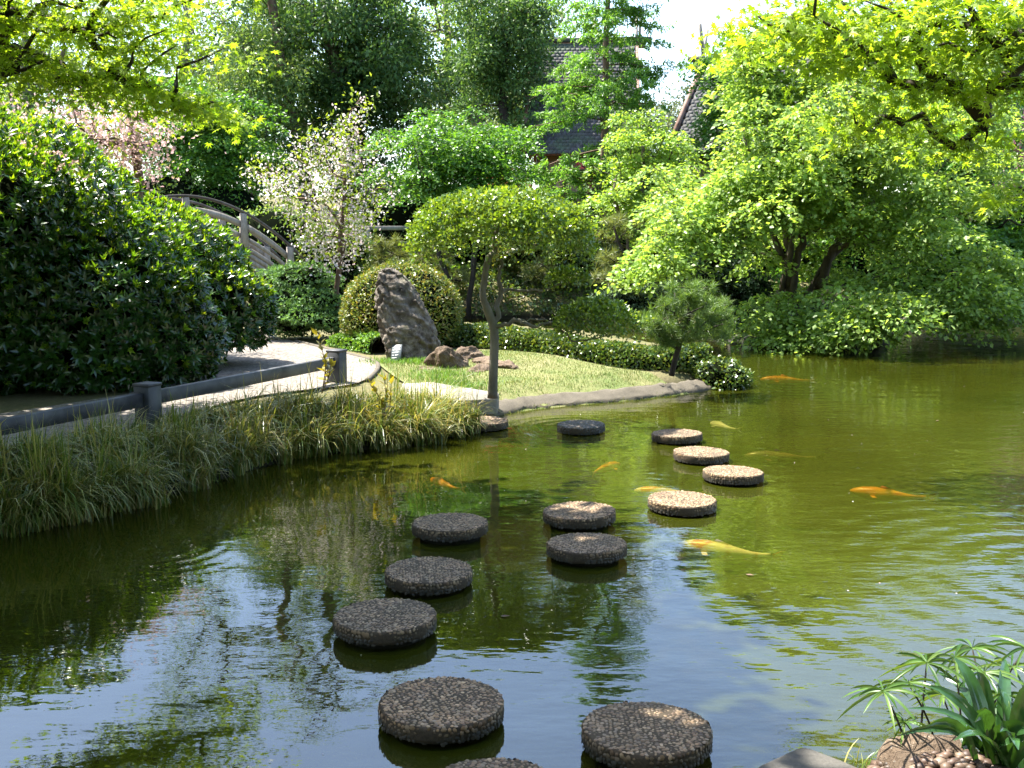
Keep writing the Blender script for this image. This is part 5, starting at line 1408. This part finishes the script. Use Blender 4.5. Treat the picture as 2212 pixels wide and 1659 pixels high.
for k in range(ntuft):
    s = r.random() * (len(sh) - 1); i0 = int(s); q = sh[i0] + (sh[min(i0 + 1, len(sh) - 1)] - sh[i0]) * (s - i0)
    tg = unit(sh[min(i0 + 1, len(sh) - 1)] - sh[max(i0 - 1, 0)]); inl = np.array((-tg[1], tg[0], 0))
    wmax = .95 + .12 * math.sin(s) - .45 * max(0, (s - 52) / 20)
    edge = .10 * math.sin(s * 1.7) + .07 * math.sin(s * 4.1 + 1)
    u = r.random() ** 1.1; p = q + inl * (edge - .06 + u * wmax)
    z = max(gz(p[0], p[1]), 0.0)
    big = r.random() ** 2
    nb = int(26 + 40 * big + r.uniform(0, 12)); hgt_ = (.30 + .34 * big) * (1 - .72 * max(0, u - .25) / .75)
    az = r.random(nb) * 2 * math.pi
    main = math.atan2(-inl[1], -inl[0]) + r.normal(0, .7); az = np.where(r.random(nb) < .5, main + r.normal(0, .55, nb), az)
    root = np.array((p[0], p[1], z)) + np.stack([r.normal(0, .035, nb), r.normal(0, .035, nb), np.zeros(nb)], -1)
    lean = np.where(r.random(nb) < .12, r.uniform(.1, .7, nb), r.uniform(1.3, 3.0, nb))
    blades(mb, r, root, az, hgt_ * r.uniform(.65, 1.4, nb), lean, r.uniform(.0035, .0075, nb), 4)
tag(mb.build('bank_grass', M['blade']), 'thick arching grass covering the bank below the low fence', 'grass', None, 'stuff')

lawn_poly = np.array([p[:2] for p in [P(820, 790, .35), P(870, 775, .35), P(960, 762, .35), P(1100, 763, .35), P(1310, 786, .33), P(1430, 803, .28), P(1510, 822, .2), P(1470, 838, .2), P(1350, 848, .2), P(1200, 860, .2), P(1085, 872, .2), P(1075, 850, .3), P(930, 832, .35), P(860, 815, .35)]])
mb = MB(); mb.add(*sheet(smooth_poly(np.concatenate([lawn_poly, np.zeros((len(lawn_poly), 1))], 1), 4), .03, .25))
def lawn_material():
    m, nt, N, L, out = new_mat('lawn_turf')
    n1 = noise_tex(nt, 1.6, 4, .6, 'Object'); n2 = noise_tex(nt, 30, 4, .7, 'Object')
    c = ramp(nt, n1, [(.35, (.09, .135, .035)), (.5, (.15, .165, .06)), (.68, (.22, .195, .10))])
    c = mixc(nt, c, ramp(nt, n2, [(.3, (.06, .09, .025)), (.7, (.24, .22, .12))]), .4)
    L.new(principled(nt, c, .95, .1, bump(nt, n2, .7, .02)), out.inputs[0]); return m
M['turf'] = lawn_material()
tag(mb.build('lawn', M['turf'], smooth=True), 'sunlit patchy lawn on the little peninsula', None, None, 'structure')
lo, hi = lawn_poly.min(0), lawn_poly.max(0)
q = lo + r.random((42000, 2)) * (hi - lo); q = q[inside(q[:, 0], q[:, 1], lawn_poly)]
z = height(q[:, 0], q[:, 1]) + .022; n = len(q); mb = MB()
blades(mb, r, np.stack([q[:, 0], q[:, 1], z], -1), r.random(n) * 6.28, r.uniform(.02, .045, n), r.uniform(.2, 1.2, n), r.uniform(.003, .005, n), 1)
tag(mb.build('lawn_grass', M['lawn']), 'short dry lawn blades on the peninsula', 'grass', None, 'stuff')
fr_ = smooth_poly([P(1085, 862, .25), P(1180, 850, .25), P(1270, 848, .25)], 8, False)
mb = MB(); tgt = [(1200, 848, 1.0), (1230, 850, .7), (1180, 856, .6), (1100, 868, .35), (1095, 845, .4), (930, 820, .5), (985, 826, .5), (1010, 835, .4), (905, 795, .3), (850, 795, .35), (1130, 850, .4), (960, 812, .3)]
for (x, y, w_) in tgt:
    c = P(x, y, .3); n = 620
    pp = c[:2] + r.normal(0, 1, (n, 2)) * np.array((.26 * w_ + .12, .12 + .1 * w_))
    zz = np.maximum(height(pp[:, 0], pp[:, 1]), 0); ok = zz > .1; pp = pp[ok]; zz = zz[ok]; n = len(pp)
    blades(mb, r, np.stack([pp[:, 0], pp[:, 1], zz], -1), r.random(n) * 6.28, r.uniform(.05, .12, n), r.uniform(.3, 1.5, n), r.uniform(.003, .006, n), 2)
tag(mb.build('lush_grass', M['lawn_green']), 'longer bright green grass along the lawn edge and rocks', 'grass', None, 'stuff')

# red-tipped seedlings standing in the bank grass
def seedling(label, root, tips, seed, sz=.085):
    r = RNG(seed); root = np.asarray(root, float); t = thing('seedling', label, 'plant', root)
    base = None
    for tp in tips:
        mid = (root + tp) / 2 + r.normal(0, .03, 3); q = smooth_poly([root, mid, tp], 5, False)
        mb = MB(); mb.add(*tube(q, np.linspace(.007, .003, len(q)), 5)); mb.build('stem', M['bark_red'], t, smooth=True)
        for k in range(13):
            s = .35 + .65 * (k / 12) ** .8; p = q[min(int(s * (len(q) - 1)), len(q) - 1)] - root
            if base is None:
                mb = MB(); V0 = BIGLEAF[0].copy(); V0[:, 1] *= 1.75; mb.add(V0, BIGLEAF[1]); me = mb.mesh('leaf'); me.materials.append(M['sprout']); base = me
            o = bpy.data.objects.new('leaf', base); COL.objects.link(o); o.parent = t; o.location = Vector(p)
            up_ = -.2 - .9 * (k / 12)
            o.rotation_euler = (r.normal(0, .3), up_ + r.normal(0, .2), k * 2.4 + r.normal(0, .3)); ss = sz * r.uniform(.75, 1.25); o.scale = (ss, ss, ss)
a = P(695, 850, .42); d_ = a[1]
seedling('red tipped seedling with yellow-green leaves against the end fence post', a, [D(685, 725, d_), D(700, 770, d_ + .05), D(715, 785, d_ - .05)], 610, .10)
a = P(828, 905, .3); d_ = a[1]
seedling('orange tipped seedling growing out of the bank grass by the landing slab', a, [D(800, 830, d_), D(830, 818, d_), D(845, 822, d_ + .05), D(825, 870, d_)], 611, .09)

# ------------------------------------------------------------------ small sign by the slab
sp_ = P(848, 783, .36); d_ = sp_[1] - .1
t = thing('plant_sign', 'small dark tilted plant label on a stake before the leaning slab', 'sign', (sp_[0], d_, .36))
A = D(847, 776, d_); Bq = D(866, 748, d_); c = (A + Bq) / 2
ux = unit(np.array((.92, -.25, .12))); uy = unit(np.array((.36, .30, .62))); uy = unit(uy - ux * np.dot(uy, ux)); un = np.cross(ux, uy)
pax = np.array([ux, uy, un])
mb = MB(); mb.add(*box(c, (.075, .125, .006), pax, .002)); pl = mb.build('plate', M['sign'], t)
for k in range(5):
    for (u0, u1) in (((-.8, .1), (.25, .75)), ((-.8, -.2), (0, .8)), ((-.8, .6),), ((-.8, -.35), (-.2, .5)), ((-.8, .2),))[k]:
        mb = MB(); mb.add(*box(c + uy * (.085 - k * .042) + ux * (.075 * (u0 + u1) / 2) + un * .0075, (.075 * (u1 - u0) / 2, .0045, .001), pax)); mb.build('lettering', M['letter'], pl)
mb = MB(); mb.add(*tube([np.array((A[0] + .03, d_ + .02, .25)), np.array((c[0] - .02, d_ + .03, c[2] - .03))], .008, 6)); mb.build('stake', M['stake'], t)

# ------------------------------------------------------------------ koi
def koi(label, x, y, L, heading, mat, depth=.02, bend=.25, group='koi in the pond'):
    p = P(x, y, 0); n = 22; s = np.linspace(0, 1, n)
    w = np.interp(s, [0, .04, .15, .32, .55, .8, .9, 1], [.012, .045, .078, .09, .075, .03, .02, .016]) * L
    hgt = np.interp(s, [0, .04, .15, .32, .55, .8, .9, 1], [.012, .04, .075, .095, .078, .034, .028, .03]) * L
    a = heading + bend * (s - .3) ** 2 * np.sign(s - .3) * 3
    st = L / (n - 1); cxy = np.zeros((n, 2))
    for k in range(1, n): cxy[k] = cxy[k - 1] - np.array((math.cos(a[k]), math.sin(a[k]))) * st
    cxy -= cxy[n // 3]; sides = 10; th = np.arange(sides) * 2 * math.pi / sides
    lat = np.stack([-np.sin(a), np.cos(a)], -1); V = []
    zc = -depth - hgt.max()
    for k in range(n):
        V.append(np.stack([cxy[k, 0] + lat[k, 0] * np.cos(th) * w[k], cxy[k, 1] + lat[k, 1] * np.cos(th) * w[k], zc + np.sin(th) * hgt[k]], -1))
    V = np.concatenate(V); i = np.arange(n - 1)[:, None] * sides; j = np.arange(sides)[None]; k = (j + 1) % sides
    F = np.stack([i + j, i + k, i + sides + k, i + sides + j], -1).reshape(-1, 4)
    t = thing('koi', label, 'fish', (p[0], p[1], zc), group)
    V = V + np.array((p[0], p[1], 0))
    mb = MB(); mb.add(V, [F, np.array([list(range(sides))[::-1]]), np.array([[(n - 1) * sides + q for q in range(sides)]])]); mb.build('body', mat, t, smooth=True)
    c3 = np.concatenate([cxy + p[:2], np.full((n, 1), zc)], 1); f3 = lambda k: np.array((math.cos(a[k]), math.sin(a[k]), 0))
    mb = MB(); e = c3[-1]; b3 = -f3(-1)
    mb.add([e, e + b3 * .16 * L + np.array((0, 0, .08 * L)), e + b3 * .10 * L, e + b3 * .16 * L - np.array((0, 0, .07 * L)), e + np.array((.004, .004, .01)), e + np.array((.004, .004, -.01))], np.array([(0, 1, 2), (0, 2, 3), (4, 2, 1), (5, 3, 2)])); mb.build('tail_fin', mat, t)
    for sg in (-1, 1):
        q = c3[6] + np.array((*(lat[6] * sg * w[6] * .9), -.01)); l3 = np.array((*(lat[6] * sg), 0))
        mb = MB(); mb.add([q, q + l3 * .12 * L - f3(6) * .06 * L, q + l3 * .10 * L - f3(6) * .12 * L, q - f3(6) * .06 * L], np.array([(0, 1, 2, 3)])); mb.build('pectoral_fin', mat, t)
    q = c3[8] + np.array((0, 0, hgt[8] * .95)); mb = MB(); mb.add([q, q - f3(8) * .05 * L + np.array((0, 0, .035 * L)), q - f3(8) * .22 * L + np.array((0, 0, -.004)), q - f3(8) * .1 * L + np.array((0, 0, -.012))], np.array([(0, 1, 2, 3)])); mb.build('dorsal_fin', mat, t)
koi('long orange koi swimming alone in open green water', 1890, 1050, .62, math.radians(150), M['koi_orange'], .006)
koi('long orange and white koi beside the wide sunlit stepping stone', 1530, 1165, .66, math.radians(148), M['koi_two'], .006)
koi('orange koi under the surface left of the diagonal row of stones', 1318, 990, .50, math.radians(50), M['koi_orange'], .035)
koi('deep orange koi close to the bank grass', 948, 1020, .50, math.radians(120), M['koi_orange'], .05)
koi('small orange koi out beyond the lawn tip', 1678, 810, .75, math.radians(165), M['koi_orange'], .008)
koi('pale orange and white koi passing behind the wide sunlit stepping stone', 1415, 1048, .55, math.radians(160), M['koi_two'], .01)
koi('small white koi off the hedge tip', 1551, 906, .5, math.radians(110), M['koi_white'], .02)
koi('brown koi right of the diagonal row of stones', 1660, 972, .7, math.radians(165), M['koi_dark'], .006)

# ------------------------------------------------------------------ near bank: mound, grey rock, strap-leaved plant, umbrella sedge
bk = [P(1590, 1690, .2), P(1640, 1650, .2), P(1722, 1612, .2), P(1745, 1611, .2), P(1810, 1636, .2), P(1880, 1665, .2), P(1940, 1760, .2), P(1640, 1800, .2)]
mb = MB(); n = len(bk); B = np.array(bk); top = B.copy(); bot = B.copy(); bot[:, 2] = -.1
mb.f.append(np.array([list(range(n))[::-1]])); mb.v.append(np.concatenate([top, bot])); mb.n = 2 * n
i = np.arange(n); mb.f.append(np.stack([i, (i + 1) % n, (i + 1) % n + n, i + n], -1))
o = mb.build('bank_slab', M['slab_dark'], None, loc=Vector([float(c) for c in P(1740, 1690, 0)]))
bv = o.modifiers.new('edge', 'BEVEL'); bv.width = .02; bv.segments = 3
tag(o, 'grey flat stone slab corner at the near bank', 'slab')
mc = P(2020, 1650, .28)
rock('soil_mound', (mc[0] + .02, mc[1] - .12, .10), (.38, .30, .27), 12.0, M['rock_brown'], 'brown crumbly earth mound at the foot of the strap leaved plant', 'mound', amp=.25, freq=1.2, sub=4)
r = RNG(700); mb = MB(); n = 950
th = r.random(n) * 6.28; u = np.sqrt(r.random(n)); x = np.cos(th) * u * .35; y = np.sin(th) * u * .29
zz = .10 + .26 * np.sqrt(np.maximum(0, 1 - u ** 2)) * .98
import bmesh
bm = bmesh.new(); bmesh.ops.create_icosphere(bm, subdivisions=1, radius=1); IV = np.array([v.co[:] for v in bm.verts]); IF = np.array([[v.index for v in f.verts] for f in bm.faces]); bm.free()
for k in range(n):
    s = r.uniform(.006, .024); V = IV * np.array((s * r.uniform(.8, 1.5), s * r.uniform(.7, 1.2), s * r.uniform(.5, .9))) * (1 + r.normal(0, .12, (len(IV), 1)))
    mb.add(V + np.array((mc[0] + .02 + x[k], mc[1] - .12 + y[k], zz[k] + .0)), IF)
tag(mb.build('gravel', M['mound']), 'loose reddish gravel lying on the earth mound', 'gravel', None, 'stuff')

def strap_leaf(base, tip, bow, width, r, fold=.25, n=9):
    base, tip = np.asarray(base, float), np.asarray(tip, float); ctrl = (base + tip) / 2 + np.asarray(bow)
    s = np.linspace(0, 1, n)[:, None]; c = (1 - s) ** 2 * base + 2 * s * (1 - s) * ctrl + s * s * tip
    tg = unit(np.gradient(c, axis=0)); side = unit(np.cross(tg, np.array((.12, -.9, .45)) + r.normal(0, .35, 3))); nn_ = np.cross(side, tg)
    w = width * np.interp(s[:, 0], [0, .12, .45, .8, 1], [.28, .55, 1, .72, .04])
    cols = []
    for k in (-1, -.5, 0, .5, 1): cols.append(c + side * (w * k)[:, None] + nn_ * (abs(k) * fold * w)[:, None])
    V = np.stack(cols, 1).reshape(-1, 3); i = (np.arange(n - 1)[:, None] * 5 + np.arange(4)[None]).ravel()
    return V, np.stack([i, i + 1, i + 6, i + 5], -1)
r = RNG(710)
root = P(2130, 1655, .25); dS = root[1]
root = np.array((root[0], root[1] - .1, .22))
t = thing('strap_leaf_plant', 'clump of broad arching strap leaves on the near bank', 'plant', root)
straps = [((2060, 1420), .0, .030), ((2000, 1480), -.1, .028), ((1960, 1530), -.15, .024), ((2110, 1450), .0, .036), ((2150, 1480), .15, .034), ((2190, 1520), .1, .036), ((2230, 1480), -.1, .036), ((2060, 1510), .2, .034), ((2240, 1590), -.2, .038), ((2250, 1640), -.25, .034), ((2105, 1560), -.3, .04), ((2020, 1450), .25, .026),
          ((2170, 1420), .3, .034), ((2000, 1570), -.25, .026), ((2260, 1540), .1, .034), ((2060, 1600), -.35, .034), ((2200, 1620), -.3, .036), ((2140, 1540), -.15, .03), ((2300, 1460), .1, .034), ((1940, 1590), -.1, .02), ((2120, 1500), .25, .042), ((2200, 1470), .2, .042), ((2085, 1470), .3, .04), ((2160, 1580), -.25, .044), ((2230, 1560), -.15, .044), ((2040, 1540), .15, .032)]
for (x, y), dd, w_ in straps:
    tp = D(x, y, dS + dd); b_ = root + r.normal(0, .05, 3) * np.array((1, 1, .2))
    mb = MB(); mb.add(*strap_leaf(b_, tp, np.array((0, 0, .16 + .06 * r.random())) - (tp - b_) * np.array((.15, .15, 0)), w_ * r.uniform(.6, .95), r, .35)); mb.build('leaf', M['strap'], t, smooth=True)
# low bank plants at the corner
lr = np.array((P(2230, 1650, .2)[0], P(2230, 1650, .2)[1] - .1, .2))
t = thing('umbrella_sedge', 'umbrella sedge with fans of narrow leaves on thin dark stems over the water', 'plant', P(1985, 1600, .12))
heads = [((1908, 1492), -.05, .17), ((1962, 1475), .05, .15), ((2002, 1432), .1, .16), ((2062, 1420), .15, .16), ((2125, 1452), .2, .16), ((2035, 1500), .3, .14), ((1955, 1560), 0, .09), ((2185, 1440), .3, .17), ((2215, 1400), .35, .16), ((2100, 1400), .5, .15), ((2170, 1500), .1, .12)]
for (x, y), dd, R in heads:
    hd_ = D(x, y, dS + dd); b_ = np.array((hd_[0] * .45 + root[0] * .55 - .05 + r.normal(0, .05), dS + dd * .5 + r.normal(0, .04), .08))
    mid = (hd_ + b_) / 2 + np.array(((hd_[0] - b_[0]) * -.15, 0, .05)); q = smooth_poly([b_, mid, hd_], 6, False)
    mb = MB(); mb.add(*tube(q, np.linspace(.005, .0028, len(q)), 6)); st_ = mb.build('stem', M['bark_dark'], t, smooth=True)
    mb = MB(); m_ = 17
    for k in range(m_):
        an = k * 2 * math.pi / m_ + r.normal(0, .12); el = r.uniform(-.25, .45); Lq = R * r.uniform(.7, 1.1)
        tip_ = hd_ + np.array((math.cos(an) * math.cos(el), math.sin(an) * math.cos(el), math.sin(el))) * Lq + np.array((0, 0, -.35 * Lq))
        V, F = strap_leaf(hd_, tip_, np.array((0, 0, .22 * Lq)), .0055, r, .2, 6); mb.add(V, F)
    mb.build('leaf_whorl', M['sedge'], t)
# small grass sprigs by the grey rock
mb = MB(); n = 46
for (x, y) in ((1880, 1660), (1850, 1665), (1945, 1640)):
    c = P(x, y, .12); pp = np.stack([c[0] + r.normal(0, .03, n // 3 + 1), c[1] + r.normal(0, .03, n // 3 + 1), np.full(n // 3 + 1, .08)], -1)
    k = len(pp); blades(mb, r, pp, r.random(k) * 6.28, r.uniform(.06, .16, k), r.uniform(.3, 1.6, k), r.uniform(.002, .005, k), 4)
tag(mb.build('grass_sprigs', M['blade']), 'a few dark grass sprigs beside the grey bank rock', 'grass', None, 'stuff')
# petals and pollen flecks drifting on the pond
rp = RNG(730); mb = MB(); n = 260
n = 130; px_ = np.stack([rp.uniform(-3, 6.5, n), rp.uniform(4, 20, n)], -1); ok = inside(px_[:, 0], px_[:, 1], pond); px_ = px_[ok]; n = len(px_)
leaves(mb, np.stack([px_[:, 0], px_[:, 1], np.full(n, .003)], -1), rand_dir(rp, n) * np.array((1, 1, .05)), np.tile((0, 0, 1.0), (n, 1)), rp.uniform(.006, .018, n), ROUND)
tag(mb.build('floating_petals', M['white']), 'scattered pale petals drifting on the pond surface', 'petals', None, 'stuff')
# floating leaves
for q, (x, y) in enumerate(((1080, 1331), (1015, 1235), (2028, 908), (1610, 1240))):
    p = P(x, y, .004); mb = MB(); V0 = BIGLEAF[0].copy(); V0[:, 1] *= 1.6
    an = q * 1.9; Rm = np.array([(math.cos(an), math.sin(an), 0), (-math.sin(an), math.cos(an), 0), (0, 0, 1)])
    V = (V0 * .06) @ Rm; V[:, 2] = np.abs(V[:, 2]) * .8
    mb.add(V + p, BIGLEAF[1]); o = mb.build('floating_leaf', M['bark_red'], None, loc=Vector([float(c) for c in p]))
    tag(o, ['brown leaf floating in the sky reflection before the corner stone', 'brown leaf floating against the grey stepping stone', 'pale leaf floating far out on open green water', 'brown leaf floating beyond the orange and white koi'][q], 'leaf')
